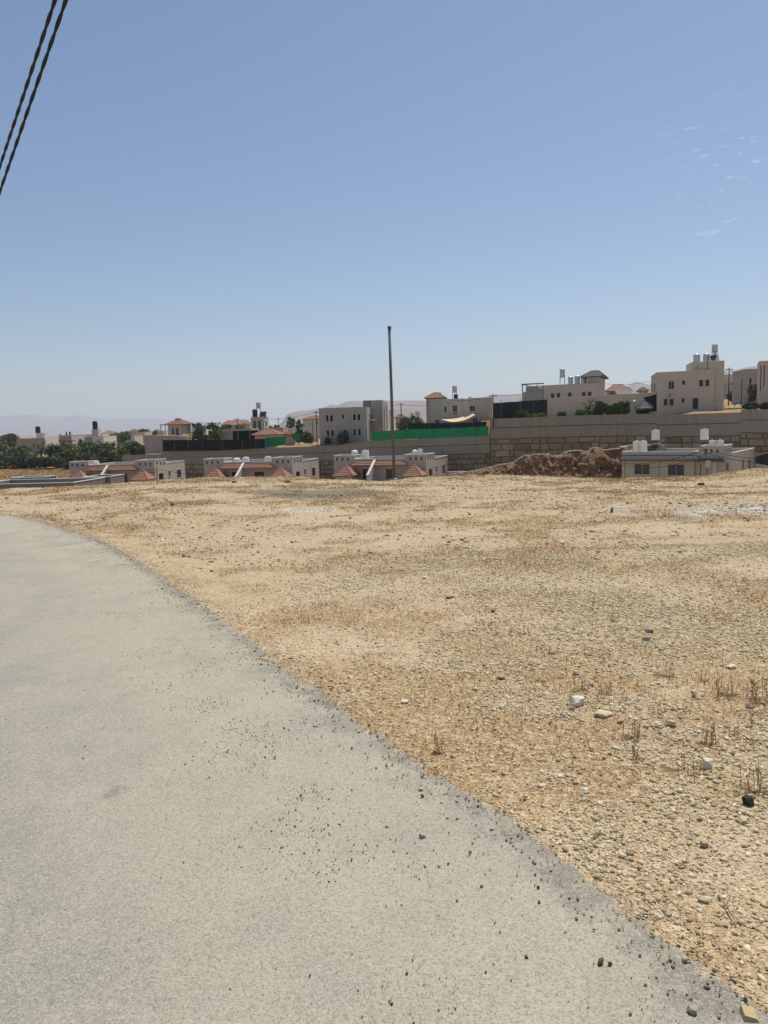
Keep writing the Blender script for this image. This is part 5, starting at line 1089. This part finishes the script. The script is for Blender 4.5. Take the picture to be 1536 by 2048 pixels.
# ------------------------------------------------------------ poles and wires
def utility_pole(px, pyt, pyb, D, label, r=.12, m='wood', arm=True, r2=None):
    B = at(px, pyb, D); T = at(px, pyt, D); root = empty('utility_pole', B, 0, label, 'utility pole', 'utility poles'); h = T.z-B.z
    MB().tube([(0, 0, -1.5), (0, 0, h)], [r, r*.75], 8).build('shaft', M[m], root)
    if arm:
        MB().box(-.7, .7, -.06, .06, h-.45, h-.33).build('crossarm', M['wood'], root)
        for s in (-.6, .6): MB().lathe([(.04, h-.329), (.06, h-.27), (.03, h-.2)], (s, 0, 0), 8).build('insulator', M['grey_render'], root)
    return root, T
UP = [(475.3, 836, 862, 200, 'thin pole in front of the long red roof', .11), (626, 844, 872, 175, 'shorter pole left of the grey house', .09), (634, 821.5, 874, 178, 'taller pole left of the grey house', .13), (803, 806, 850, 185, 'pole rising behind the big green tree', .13),
 (986.5, 787.5, 838, 133.5, 'pole at the left end of the tall wall, beside the dark net', .10), (1457, 735, 806, 150, 'tall brown pole right of the big beige house', .12), (1483, 757, 806, 148, 'shorter brown pole in front of the green trees', .10), (557, 836, 856, 260, 'far thin pole right of the tower house', .1)]
tops = {}
for a, t, b, D, lab, r in UP: tops[a] = utility_pole(a, t, b, D, lab, r, arm=a not in (626, 1483))[1]
def wire(A, B, label, sag=.8, r=.03, cat='power line', ext=0):
    A, B = Vector(A), Vector(B); n = 24; k = MB(); pts = []
    for i in range(n+1): f = i/n; p = A.lerp(B, f); p.z -= 4*sag*f*(1-f); pts.append(p-A)
    k.tube(pts, r, 5); o = k.build('power_line', M['cable']); o.location = A; return tag(o, label, cat, 'wires between the poles')
wire(at(240, 873, 215), tops[475.3]-Vector((0, 0, .3)), 'wire running from the grove up to the thin pole by the long red roof', 1.0)
wire(tops[475.3]-Vector((0, 0, .3)), tops[634]-Vector((0, 0, .3)), 'wire passing behind the tower house tanks to the taller pole', .8)
wire(tops[634]-Vector((0, 0, .3)), tops[803]-Vector((0, 0, .3)), 'wire hidden behind the grey house, reaching the pole by the green tree', .5)
wire(tops[803]-Vector((0, 0, .3)), at(853, 811, 178), 'wire from the pole behind the green tree to the turret house', .2)
wire(at(905, 801, 147), tops[986.5]-Vector((0, 0, .2)), 'wire reaching the pole at the left end of the tall wall', .4)
wire(tops[986.5]-Vector((0, 0, .2)), at(1044, 787.5, 150), 'wire from the tall wall pole to the roof frame house', .2)
wire(at(1210, 767.5, 148), at(1300, 762.5, 143), 'upper wire crossing above the orange hipped roof', .35)
wire(at(1448, 744, 143), tops[1457]-Vector((0, 0, .2)), 'short wire from the beige house to the tall brown pole', .1)
wire(tops[1457]-Vector((0, 0, .2)), at(1488, 748, 160), 'wire sagging from the tall brown pole to the right', .3)
# pole and cables in front of the low houses
pB = at(1414.5, 990, 88); pT = at(1413.5, 897, 88); pr = empty('utility_pole', pB, 0, 'thin grey pole with a white meter box in front of the grey awning house', 'utility pole', 'utility poles')
MB().tube([(0, 0, -2), pT-pB], .07, 8).build('shaft', M['pole'], pr); q = at(1414.5, 934.5, 88)-pB; MB().box(q.x-.25, q.x+.25, -.28, -.08, q.z, q.z+.75).build('meter_box', M['stone_light'], pr)
MB().box(-.45, .45, -.06, .06, (pT-pB).z-.6, (pT-pB).z-.5).build('crossarm', M['metal'], pr)
pA = at(1238, 927, 92); wire(pT, pA, 'upper black cable draped before the grey awning house', .6, .035); wire(pT-Vector((0, 0, .6)), pA-Vector((0, 0, .1)), 'lower black cable draped before the grey awning house', .9, .035)
wire(pT-Vector((0, 0, .1)), at(1560, 917, 84), 'upper cable leaving the thin grey pole to the right', .4, .03); wire(pT-Vector((0, 0, .5)), at(1560, 924, 84), 'lower cable leaving the thin grey pole to the right', .4, .03)
p0 = at(223, 985, 110); t0 = at(223.5, 937, 110); p9, _t = utility_pole(222.3, 934, 985, 115, 'thin grey pole before the leftmost paired house, at its right part', .08, 'pole', False); 
p9.location = at(316, 985, 112); 
W0 = at(316, 938, 112); wire(at(100, 915, 118), W0, 'upper cable crossing the leftmost paired house', .9, .025); wire(at(100, 921, 118), W0-Vector((0, 0, .4)), 'lower cable crossing the leftmost paired house', .9, .025)
wire(W0, at(700, 950, 100), 'long cable low in front of the middle paired house', 1.1, .025); wire(at(700, 950, 100), at(905, 925, 112), 'cable crossing the front of the house behind the bare pole', .6, .025)

# ------------------------------------------------------------ the bare pole on the lip of the field
b0 = on_z(788.5, 958.5, -.03); t0 = at(778.8, 659, b0.y)
pole = empty('bare_pole', b0, 0, 'tall bare grey pipe pole standing alone on the far lip of the field', 'pole'); h = t0-b0
MB().tube([(0, 0, -.3), h*.5, h], [.047, .043, .040], 16).build('pipe', M['pole'], pole, smooth=True)
MB().lathe([(.042, 0), (.056, .01), (.058, .06), (.052, .085), (.03, .10)], tuple(h), 16).build('cap', M['pole'], pole)
MB().lathe([(.11, -.05), (.10, .01), (.07, .03), (.05, .035)], (0, 0, 0), 16).build('collar', M['roof_floor'], pole)

# ------------------------------------------------------------ twisted cables overhead
def twisted(p0, p1, D0, D1, label):
    A, B = at(p0[0], p0[1], D0), at(p1[0], p1[1], D1); d = B-A; A2, B2 = A-d*2.2, B+d*3.0; n = 520; k = MB(); L = (B2-A2).length
    t = d.normalized(); s1 = t.cross(Vector((0, 0, 1))).normalized(); s2 = t.cross(s1)
    for ph in (0, math.pi):
        pts = []
        for i in range(n+1):
            f = i/n; p = A2.lerp(B2, f); p.z -= 0; w_ = 2*math.pi*f*L/.5+ph
            sag = -.15*math.sin(math.pi*np.clip((f-.355)/.161, 0, 1)) if False else 0
            pts.append(p+s1*math.cos(w_)*.0062+s2*math.sin(w_)*.0062+Vector((0, 0, sag))-A)
        k.tube(pts, .0108, 6)
    o = k.build('overhead_cable', M['cable'], smooth=True); o.location = A; tag(o, label, 'cable', 'twisted cables overhead')
twisted((112, -6), (-2, 338), 6.4, 8.9, 'left of the two twisted black cables crossing the sky')
twisted((134, -6), (-2, 388), 6.3, 8.7, 'right of the two twisted black cables crossing the sky')
# ------------------------------------------------------------ gravel, grit and dry growth on the field
def ico(sub=0):
    t = (1+5**.5)/2; v = [(-1,t,0),(1,t,0),(-1,-t,0),(1,-t,0),(0,-1,t),(0,1,t),(0,-1,-t),(0,1,-t),(t,0,-1),(t,0,1),(-t,0,-1),(-t,0,1)]
    f = [(0,11,5),(0,5,1),(0,1,7),(0,7,10),(0,10,11),(1,5,9),(5,11,4),(11,10,2),(10,7,6),(7,1,8),(3,9,4),(3,4,2),(3,2,6),(3,6,8),(3,8,9),(4,9,5),(2,4,11),(6,2,10),(8,6,7),(9,8,1)]
    v = [np.array(x)/np.linalg.norm(x) for x in v]
    for _ in range(sub):
        c = {}; nf = []
        def mid_(a, b):
            k = (min(a, b), max(a, b))
            if k not in c: m = v[a]+v[b]; v.append(m/np.linalg.norm(m)); c[k] = len(v)-1
            return c[k]
        for a, b, d in f: x, y, z = mid_(a, b), mid_(b, d), mid_(d, a); nf += [(a, x, z), (b, y, x), (d, z, y), (x, y, z)]
        f = nf
    return np.array(v), np.array(f)
ICO = np.array([(-1,-1,-1),(1,-1,-1),(1,1,-1),(-1,1,-1),(-1,-1,1),(1,-1,1),(1,1,1),(-1,1,1)])*.66
ICF = np.array([(3,2,1,0),(4,5,6,7),(0,1,5,4),(1,2,6,5),(2,3,7,6),(3,0,4,7)])
def pebbles(name, X, Y, Z, S, tone, m, flat=.55, sink=.25):
    n = len(X); V = np.repeat(ICO[None], n, 0)*RNG.uniform(.55, 1.25, (n, 8, 3)); V[:, 4:, :2] *= RNG.uniform(.45, 1.0, (n, 1, 2))
    V = V*np.stack([RNG.uniform(.75, 1.35, n), RNG.uniform(.6, 1.0, n), RNG.uniform(flat*.6, flat*1.3, n)], -1)[:, None]
    tl_ = RNG.normal(0, .25, n); ct, st = np.cos(tl_)[:, None], np.sin(tl_)[:, None]; V = np.stack([V[..., 0]*ct-V[..., 2]*st, V[..., 1], V[..., 0]*st+V[..., 2]*ct], -1)
    a = RNG.uniform(0, 6.283, n); ca, sa = np.cos(a)[:, None], np.sin(a)[:, None]; V = np.stack([V[..., 0]*ca-V[..., 1]*sa, V[..., 0]*sa+V[..., 1]*ca, V[..., 2]], -1)
    V = V*S[:, None, None]; V[..., 0] += X[:, None]; V[..., 1] += Y[:, None]; V[..., 2] += (Z+S*flat*(.5-sink))[:, None]
    Fp_ = (ICF[None]+np.arange(n)[:, None, None]*8).reshape(-1, 4)
    return mesh_np(name, V.reshape(-1, 3), Fp_, m, attr={'tone': np.repeat(tone, 8)})
def scatter(n, y0, y1, pw, margin=.10):
    """points in a fan that widens away from the camera"""
    y = (y0**pw+(y1**pw-y0**pw)*RNG.random(n))**(1/pw); x = -(y*.56+.9)+RNG.random(n)*(2*(y*.56+.9)+2.6); return x, y
M['gravel'] = attr_mat('limestone_gravel', [(0, (.17, .125, .075)), (.35, (.42, .33, .19)), (.65, (.60, .49, .31)), (1, (.82, .73, .52))], noise=.3, nscale=120)
X, Y = scatter(540000, 1.6, 9.5, 1.1); rdv = road_dist(X, Y); dens = .42+.6*soft((fbm(X*1.1, Y*1.1, 4)-.40)*5); dens = dens*soft(.55+(X+.2)/2.2)*(1-.75*dryness(X, Y))*(1-.7*bareness(X, Y))
k_ = (rdv < .01) & (RNG.random(len(X)) < dens); X, Y, rdv = X[k_], Y[k_], rdv[k_]
S = np.exp(RNG.normal(math.log(.0050), .55, len(X)))*(1+.05*Y); S = np.clip(S, .0022, .019); S = np.where(RNG.random(len(X)) < .006, RNG.uniform(.010, .024, len(X)), S)
gz_ = height(X, Y); f_ = np.clip((rdv+.5)/.42, 0, 1); gz_ = gz_*(1-f_)+.013*f_
pebbles('gravel', X, Y, gz_, S, np.clip(RNG.normal(.64, .22, len(X)), 0, 1), M['gravel'])['kind'] = 'stuff'
X, Y = scatter(92000, 8.5, 23.5, 1.5); rdv = road_dist(X, Y); dens = (.35+.65*soft((fbm(X*.5, Y*.5, 4)-.42)*5))*(1-.75*dryness(X, Y))*(1-.7*bareness(X, Y)); k_ = (rdv < .0) & (RNG.random(len(X)) < dens) & (Y < crest_y(X)+1.5); X, Y = X[k_], Y[k_]
S = np.clip(np.exp(RNG.normal(math.log(.010), .6, len(X))), .004, .05)
pebbles('gravel', X, Y, height(X, Y), S, np.clip(RNG.normal(.56, .26, len(X)), 0, 1), M['gravel'])['kind'] = 'stuff'
# grit on the tarmac
M['grit'] = attr_mat('road_grit', [(0, (.11, .095, .07)), (.6, (.24, .205, .15)), (1, (.58, .51, .38))], noise=.3, nscale=150)
i_ = RNG.integers(0, len(EX), 420000); o_ = np.abs(RNG.normal(.62, .20, 420000)); k2 = RNG.random(420000) < .45; o_ = np.where(k2, RNG.uniform(0, 3.2, 420000)**1.2, o_)
X = EX[i_]+nx[i_]*o_+RNG.normal(0, .05, len(i_)); Y = EY[i_]+ny[i_]*o_+RNG.normal(0, .05, len(i_)); cl = fbm(X*2.6+40, Y*2.6, 4); k_ = (Y > 1.2) & (Y < 12) & (RNG.random(len(X)) < np.where(k2, .10, .95*soft((cl-.47)*6)+.06)); X, Y = X[k_], Y[k_]
S = np.clip(np.exp(RNG.normal(math.log(.0019), .50, len(X))), .0012, .0065)
pebbles('road_grit', X, Y, X*0+.021, S, np.clip(np.where(RNG.random(len(X)) < .22, .95, RNG.normal(.35, .18, len(X))), 0, 1), M['grit'], flat=.7)['kind'] = 'stuff'
# crumbs along the broken edge
i_ = RNG.integers(0, len(EX), 60000); o_ = np.where(RNG.random(60000) < .6, RNG.normal(-.01, .08, 60000), np.abs(RNG.normal(0, .16, 60000))); j_ = RNG.uniform(-.03, .03, len(i_)); X = EX[i_]+nx[i_]*o_+j_*ny[i_]; Y = EY[i_]+ny[i_]*o_-j_*nx[i_]; k_ = (Y > 1.2) & (Y < 16); X, Y, o_ = X[k_], Y[k_], o_[k_]
S = np.clip(np.exp(RNG.normal(math.log(.0042), .45, len(X))), .002, .012)
pebbles('edge_gravel', X, Y, np.where(o_ > .015, .0225, .014), S, np.clip(RNG.normal(.42, .25, len(X)), 0, 1), M['gravel'])['kind'] = 'stuff'
# dry growth: short curled blades
def blades(name, X, Y, Z, H, lean, wd, tone):
    n = len(X); a = RNG.uniform(0, 6.283, n); la = RNG.uniform(0, 6.283, n); dx, dy = np.cos(a)*wd, np.sin(a)*wd; lx, ly = np.cos(la)*lean*H, np.sin(la)*lean*H
    P = lambda fx, fz, s: np.stack([X+lx*fx+dx*s, Y+ly*fx+dy*s, Z+H*fz], -1)
    V = np.stack([P(0, -.05, -1), P(0, -.05, 1), P(.35, .6, .7), P(.35, .6, -.7), P(1, 1, .25), P(1, 1, -.25)], 1).reshape(-1, 3)
    b_ = np.arange(n)[:, None]*6; Fb = np.concatenate([b_+np.array([[0, 1, 2, 3]]), b_+np.array([[3, 2, 4, 5]])])
    return mesh_np(name, V, Fb, M['straw'], attr={'tone': np.repeat(tone, 6)})
X, Y = scatter(390000, 1.9, 23, 1.25); rdv = road_dist(X, Y); fr_ = np.exp(-((rdv+.17)/.13)**2)*soft((fbm(X*1.3, Y*1.3+20, 3)-.36)*5)
k_ = (rdv < -.01) & (RNG.random(len(X)) < np.maximum(dryness(X, Y)*.95, fr_*.9)) & (Y < crest_y(X)+1); X, Y = X[k_], Y[k_]; n = len(X)
blades('dry_growth', X, Y, height(X, Y), RNG.uniform(.006, .026, n)*(1+Y*.03), RNG.uniform(.5, 2.2, n), .0011*(1+Y*.16), np.clip(RNG.normal(.35, .2, n), 0, 1))['kind'] = 'stuff'
# straw-coloured fringe on the lip, seen against the houses
X = RNG.uniform(-16, 16, 16000); Y = crest_y(X)+RNG.uniform(-2.4, 1.3, 16000); k_ = RNG.random(16000) < soft((fbm(X*.9, Y*.9+4, 3)-.40)*5); X, Y = X[k_], Y[k_]; n = len(X)
blades('dry_growth', X, Y, height(X, Y), RNG.uniform(.03, .085, n), RNG.uniform(.1, .8, n), .004, np.clip(RNG.normal(.6, .2, n), 0, 1))['kind'] = 'stuff'
# terrace grass in front of the grey house and on the far left slope
def straw_patch(x0, x1, d0, d1, n, h):
    X = []; Y = []
    for _ in range(n):
        p = at(random.uniform(x0, x1), 880, random.uniform(d0, d1)); X.append(p.x); Y.append(p.y)
    X = np.array(X); Y = np.array(Y); blades('dry_growth', X, Y, height(X, Y, False), RNG.uniform(h*.4, h, n), RNG.uniform(.2, .9, n), .03, np.clip(RNG.normal(.6, .22, n), 0, 1))['kind'] = 'stuff'
straw_patch(600, 742, 145.5, 150.5, 9000, .8); straw_patch(-20, 240, 176, 196, 9000, .45)

# upright dry stalks: the clumps one can point at are things, the rest is ground cover
def weed(px, py, hpx, n, label, spread=.05):
    p = on_z(px, py); D = (p-Vector((0, 0, EYE))).length; H = .85*hpx*D/F; p.z = float(height(np.array([p.x]), np.array([p.y]))[0])-.003; g = random.Random(int(px*7+py)); k = MB()
    for i in range(n):
        bx, by = g.gauss(0, spread*.7), g.gauss(0, spread*.7); h = H*g.uniform(.55, 1.0); lx, ly = g.gauss(0, .10)*h, g.gauss(0, .10)*h
        k.tube([(bx, by, 0), (bx+lx*.4, by+ly*.4, h*.5), (bx+lx, by+ly, h)], [.0017, .0014, .0009], 5)
        for j in range(g.randint(2, 6)):
            z_ = h*g.uniform(.25, 1); a_ = g.uniform(0, 6.28); l = H*g.uniform(.06, .16); c_ = Vector((bx+lx*z_/h, by+ly*z_/h, z_)); k.tube([c_, c_+Vector((math.cos(a_)*l, math.sin(a_)*l, l*1.1))], [.0010, .0019], 4)
    for i in range(n*3): a_ = g.uniform(0, 6.28); k.tube([(0, 0, .004), (math.cos(a_)*spread*g.uniform(.6, 2), math.sin(a_)*spread*g.uniform(.6, 2), g.uniform(.004, .02))], [.0024, .0012], 4)
    o = k.build('dry_weed', M['stalk'], None); o.location = p; return tag(o, label, 'dry weed', 'upright dry weeds')
M['stalk'] = mat('dry_stalk', (.36, .25, .125), noise=(.4, 30))
for a in ((877, 1512, 50, 5, 'lone tall dry weed right beside the road edge', .02), (1188, 1215, 26, 3, 'small dry stalks above the grey pebbles, uppermost of the weeds', .03), (1232, 1240, 36, 4, 'dry stalks standing on the pale ground left of the grey pebbles', .03),
          (1215, 1392, 32, 4, 'stalk clump just right above the big white rock', .04), (1162, 1382, 34, 5, 'stalk clump directly behind the big white rock', .04), (1102, 1310, 26, 3, 'thin stalks left of the reddish dry patch', .02), (1334, 1352, 40, 6, 'dense dry tuft between the big white rock and the right edge', .06),
          (1450, 1390, 52, 7, 'tall stalk cluster near the right edge, left one', .06), (1524, 1402, 66, 9, 'tallest dry weed cluster, at the right edge', .06), (1408, 1360, 30, 3, 'pair of thin stalks left of the tall cluster', .03), (1260, 1478, 40, 6, 'dry tuft beside the orange pebble', .05),
          (1412, 1492, 52, 8, 'grey green dry weed in the brown patch above the round stone', .03), (1275, 1520, 34, 4, 'dark stalks left of the brown patch', .02), (1500, 1450, 40, 3, 'thin stalks below the tallest cluster', .02), (1372, 1545, 40, 6, 'stalks in the middle of the brown patch', .06), (1515, 1590, 60, 8, 'tall dry weed above the black stone', .05), (1470, 1470, 34, 3, 'short stalks between two white stones at the right', .03), (1195, 1432, 20, 3, 'short stalks touching the flat pale stone', .02)):
    weed(*a)
X = RNG.uniform(.4, 5.5, 2600); Y = RNG.uniform(2.6, 8.5, 2600); k_ = (np.abs(X/Y-.36) < .35) & (road_dist(X, Y) < -.25) & (RNG.random(2600) < .07+.9*soft((fbm(X*1.5+9, Y*1.5, 3)-.52)*7)); X, Y = X[k_], Y[k_]; n = len(X)
blades('dry_stubble', X, Y, height(X, Y), RNG.uniform(.03, .10, n), RNG.uniform(0, .3, n), .0012, np.clip(RNG.normal(.3, .15, n), 0, 1))['kind'] = 'stuff'

# ------------------------------------------------------------ single stones and litter
I2V, I2F = ico(3)
M['white_stone'] = mat('white_limestone', (.74, .66, .50), noise=(.35, 14), bump=.4); M['pale_stone'] = mat('pale_field_stone', (.66, .54, .35), noise=(.35, 14), bump=.4)
M['grey_stone'] = mat('grey_field_stone', (.42, .345, .25), noise=(.35, 14), bump=.4); M['dark_stone'] = mat('dark_field_stone', (.12, .09, .065), noise=(.3, 14), bump=.4); M['black_stone'] = mat('black_slag', (.03, .03, .032), noise=(.3, 14))
M['yellow_stone'] = mat('yellow_limestone', (.52, .42, .22), noise=(.3, 10), bump=.3); M['orange_stone'] = mat('orange_stone', (.55, .27, .09), noise=(.3, 14))
def rock(px, py, wpx, hpx, m, label, name='stone', cat='stone', seed=0, blocky=0.0, dep=.75, road=False):
    """foot under the pixel (px, py), visible size wpx x hpx pixels"""
    p = on_z(px, py); D = (p-Vector((0, 0, EYE))).length; W = wpx*D/F; g = np.random.default_rng(int(px*13+py))
    V = I2V.copy(); s_ = g.uniform(0, 90); nz = fbm(V[:, 0]*1.3+s_, V[:, 1]*1.3+V[:, 2]*.9+s_, 4)-.5; V = V*(1+nz*.75)[:, None]
    for q_ in range(12):      # chip flat facets
        d = g.normal(size=3) if q_ else np.array([.1, -.1, 1.]); d /= np.linalg.norm(d); lim = g.uniform(.5, .8); e = V@d; V = V-np.outer(np.maximum(e-lim, 0), d)
    H = max(hpx*D/F*.95, W*.2); V = V/np.array([np.ptp(V[:, 0]), np.ptp(V[:, 1]), np.ptp(V[:, 2])]); a = g.uniform(-.5, .5)
    V = V*np.array([W, W*dep, H*1.15]); V[:, 2] += H*.5-V[:, 2].min()*0-.12*H; ca, sa = math.cos(a), math.sin(a); V = np.stack([V[:, 0]*ca-V[:, 1]*sa, V[:, 0]*sa+V[:, 1]*ca, V[:, 2]], -1)
    z = .02 if road else float(height(np.array([p.x]), np.array([p.y+W*dep*.4]))[0]); o = mesh_np(name, V, I2F, M[m]); o.location = (p.x, p.y+W*dep*.35, z); return tag(o, label, cat, 'stones lying on the field')
for a in ((1154, 1419, 31, 20, 'white_stone', 'big white rock with a dark underside, largest stone in the weeds'), (1145, 1428, 14, 9, 'grey_stone', 'small grey stone touching the big white rock'), (810, 1411, 15, 8, 'white_stone', 'small white stone near the road edge, alone on pale ground'),
          (1208, 1441, 32, 10, 'pale_stone', 'flat pale pointed stone right below the big white rock'), (1344, 1457, 18, 14, 'pale_stone', 'blocky pale stone with dark front, right of the orange pebble'), (1419, 1545, 20, 22, 'white_stone', 'upright rounded white stone in the brown patch'),
          (1082, 1578, 18, 12, 'pale_stone', 'pale stone with a dark front, near the road below the weeds'), (1173, 1590, 15, 9, 'white_stone', 'small pale stone right of the dark fronted stone'), (901, 1196, 22, 8, 'grey_stone', 'flat grey stone alone in the middle distance'),
          (1301, 1264, 18, 10, 'grey_stone', 'grey rounded stone, upper of the grey pebble line'), (1293, 1280, 20, 8, 'grey_stone', 'flat dark grey stone, lower of the grey pebble line'), (1335, 1258, 13, 7, 'white_stone', 'white pebble just right of the grey pebble line'),
          (1004, 1362, 17, 8, 'grey_stone', 'greyish pebble between the road edge and the reddish patch'), (1153, 1349, 12, 9, 'pale_stone', 'rounded pale pebble above the big white rock'), (1182, 1372, 12, 10, 'grey_stone', 'grey pebble behind the big white rock'), (1390, 1395, 11, 13, 'pale_stone', 'upright pale stone left of the tall weed clusters'),
          (1503, 1414, 18, 11, 'grey_stone', 'dark grey stone at the foot of the tallest weeds'), (1465, 1337, 20, 7, 'white_stone', 'flat whitish stone above the tall weed clusters'), (1498, 1617, 20, 16, 'black_stone', 'black lump of slag near the right edge'), (1242, 1451, 13, 7, 'orange_stone', 'small orange pebble in the weeds'),
          (1171, 1664, 0, 0, None, None), (1488, 1652, 20, 12, 'pale_stone', 'rounded pinkish stone below the black slag'), (345, 1019, 10, 6, 'dark_stone', 'dark stone alone near the far road bend'), (307, 1018, 5, 3, 'dark_stone', 'tiny dark stone left of the dark stone by the bend'),
          (1404, 957, 14, 6, 'dark_stone', 'dark stone on the lip in front of the grey awning house'), (42, 979, 13, 5, 'white_stone', 'white stone on the earth mound at the left edge'), (54, 981, 9, 5, 'pale_stone', 'pale stone beside the white one on the left mound'), (548, 957, 24, 7, 'pale_stone', 'long tan stone lying on the lip below the middle house'),
          (468, 977, 9, 4, 'dark_stone', 'small black stone on the flat ground left of the litter'), (666, 965, 9, 4, 'dark_stone', 'black stone right of the plastic bag'), (575, 974, 11, 4, 'black_stone', 'black flat lump left of the plastic bag'), (697, 952, 9, 4, 'dark_stone', 'dark stone on the lip in front of the bare pole house'),
          (1095, 1148, 0, 0, None, None), (848, 1262, 0, 0, None, None), (1186, 1063, 14, 5, 'grey_stone', 'small grey stone between the block and the middle distance'), (933, 1098, 10, 5, 'grey_stone', 'dark pebble in the far middle of the field'), (697, 1171, 9, 4, 'pale_stone', 'pale pebble right of the upper road edge'), (849, 1156, 10, 5, 'pale_stone', 'pale pebble above the flat grey stone'),
          (986, 1226, 9, 6, 'dark_stone', 'dark pebble right of the flat grey stone'), (1280, 1670, 0, 0, None, None), (1412, 1700, 15, 10, 'grey_stone', 'purplish grey stone low on the right gravel'), (1105, 1600, 0, 0, None, None)):
    if a[4]: rock(*a)
rock(1386, 2044, 17, 13, 'grey_stone', 'dark grey stone at the bottom edge, on the tarmac', road=True); rock(1203, 1942, 13, 9, 'dark_stone', 'dark pebble on the tarmac in the lower right', road=True); rock(1220, 1944, 8, 6, 'dark_stone', 'smaller dark pebble beside its bigger twin on the tarmac', road=True)
rock(845, 1687, 12, 8, 'grey_stone', 'grey pebble on the tarmac left of the purple road edge', road=True); rock(1077, 1788, 6, 5, 'dark_stone', 'tiny dark pebble on the tarmac right of the middle', road=True); rock(845, 1604, 8, 7, 'dark_stone', 'dark crumb on the tarmac with a dry twig', road=True)
# yellow squared stone bottom right
p = on_z(1498, 2046); k = MB(); k.hexa([(-.022, -.02, 0), (.026, -.024, 0), (.028, .02, 0), (-.02, .022, 0), (-.018, -.014, .03), (.012, -.018, .022), (.02, .016, .028), (-.014, .018, .036)]); o = k.build('stone', M['yellow_stone']); o.location = p+Vector((0, 0, .004)); tag(o, 'squared yellow stone chip in the bottom right corner', 'stone', 'stones lying on the field')
# concrete block
p = on_z(1243, 1026); D = p.y; r_ = empty('concrete_block', p, R(-6), 'pale concrete kerb block lying left of the white powder streak', 'block')
W = 33*D/F; H = 13*D/F; k = MB(); k.hexa([(-W/2, 0, -.01), (W/2, .0, -.01), (W/2, .2, -.01), (-W/2, .2, -.01), (-W/2+.02, .12, H*.97), (W/2-.045, .10, H*.8), (W/2-.04, .2, H*.82), (-W/2+.02, .2, H)]); ob = k.build('body', mat('weathered_concrete', (.66, .57, .43), noise=(.25, 12), bump=.3), r_)
bv = ob.modifiers.new('b', 'BEVEL'); bv.width = .008; bv.segments = 2
MB().box(-W/2-.012, -W/2+.004, .06, .17, -.01, H*.6).build('broken_end', M['dark_stone'], r_)
# plastic bag
p = on_z(599, 968); D = p.y; bag = MB(); g = np.random.default_rng(5); V = ico(2)[0].copy(); V = V*(1+(fbm(V[:, 0]*3+4, V[:, 1]*3+V[:, 2]*2, 4)-.5)*1.1)[:, None]; W = 17*D/F; V = V*np.array([W/2, W/3, W*.22]); V[:, 2] += W*.12
o = mesh_np('plastic_bag', V, ico(2)[1], mat('crumpled_plastic', (.72, .76, .82), rough=.35, noise=(.5, 9))); o.location = (p.x, p.y, 0); tag(o, 'crumpled white and blue plastic bag below the middle house', 'plastic bag')
p = on_z(597, 975); k = MB(); k.box(-.09, .09, -.03, .03, 0, .02); o = k.build('board_scrap', mat('pinkish_board', (.5, .28, .18), noise=(.3, 8))); o.location = p; tag(o, 'small reddish board scrap just below the plastic bag', 'scrap')
# dry twigs
for i, (x0_, y0_, x1_, y1_, lab) in enumerate(((885, 1268, 930, 1267, 'pale straight stick on the ground in the middle of the field'), (1180, 1686, 1202, 1662, 'thin forked twig below the small pale stones'), (1437, 1790, 1474, 1848, 'dark twig on the gravel at the lower right'), (1358, 1735, 1378, 1725, 'short dark twig left of the purplish stone'))):
    a, b = on_z(x0_, y0_, .012), on_z(x1_, y1_, .02); k = MB(); k.tube([Vector((0, 0, 0)), (b-a)*.5+Vector((0, .01, .008)), b-a], [.004, .0035, .002], 6)
    if i: k.tube([(b-a)*.4, (b-a)*.4+Vector((.03, .03, .015))], [.0028, .0015], 5)
    o = k.build('twig', M['stalk'] if i else M['roof_floor']); o.location = a; tag(o, lab, 'twig', 'dry twigs')

# rubble and orange soil heap between the beige house and the slit windowed house
n = 900; A = [at(random.uniform(1449, 1492), 800, random.uniform(140, 156)) for _ in range(n)]; X = np.array([a.x for a in A]); Y = np.array([a.y for a in A])
pebbles('rubble', X, Y, height(X, Y, False)+.1, RNG.uniform(.08, .42, n), np.clip(RNG.normal(.5, .25, n), 0, 1), M['gravel'], flat=.8)['kind'] = 'stuff'
n = 500; A = [at(random.uniform(-20, 140), 945, random.uniform(150, 185)) for _ in range(n)]; X = np.array([a.x for a in A]); Y = np.array([a.y for a in A])
pebbles('rubble', X, Y, height(X, Y, False)+.05, RNG.uniform(.06, .35, n), np.clip(RNG.normal(.5, .25, n), 0, 1), M['gravel'], flat=.8)['kind'] = 'stuff'
# ------------------------------------------------------------ haze
hz = MB().box(-16500, 16500, -450, 15500, -10.5, 420).build('haze', bpy.data.materials.new('dusty_air'))
tag(hz, kind='stuff'); hm = hz.data.materials[0]; hm.use_nodes = True; hn = hm.node_tree; hn.nodes.clear()
ho = hn.nodes.new('ShaderNodeOutputMaterial'); hv = hn.nodes.new('ShaderNodeVolumePrincipled')
hv.inputs['Color'].default_value = (.76, .86, 1, 1); hv.inputs['Density'].default_value = 1.1e-4; hv.inputs['Anisotropy'].default_value = .35
hn.links.new(hv.outputs[0], ho.inputs['Volume'])
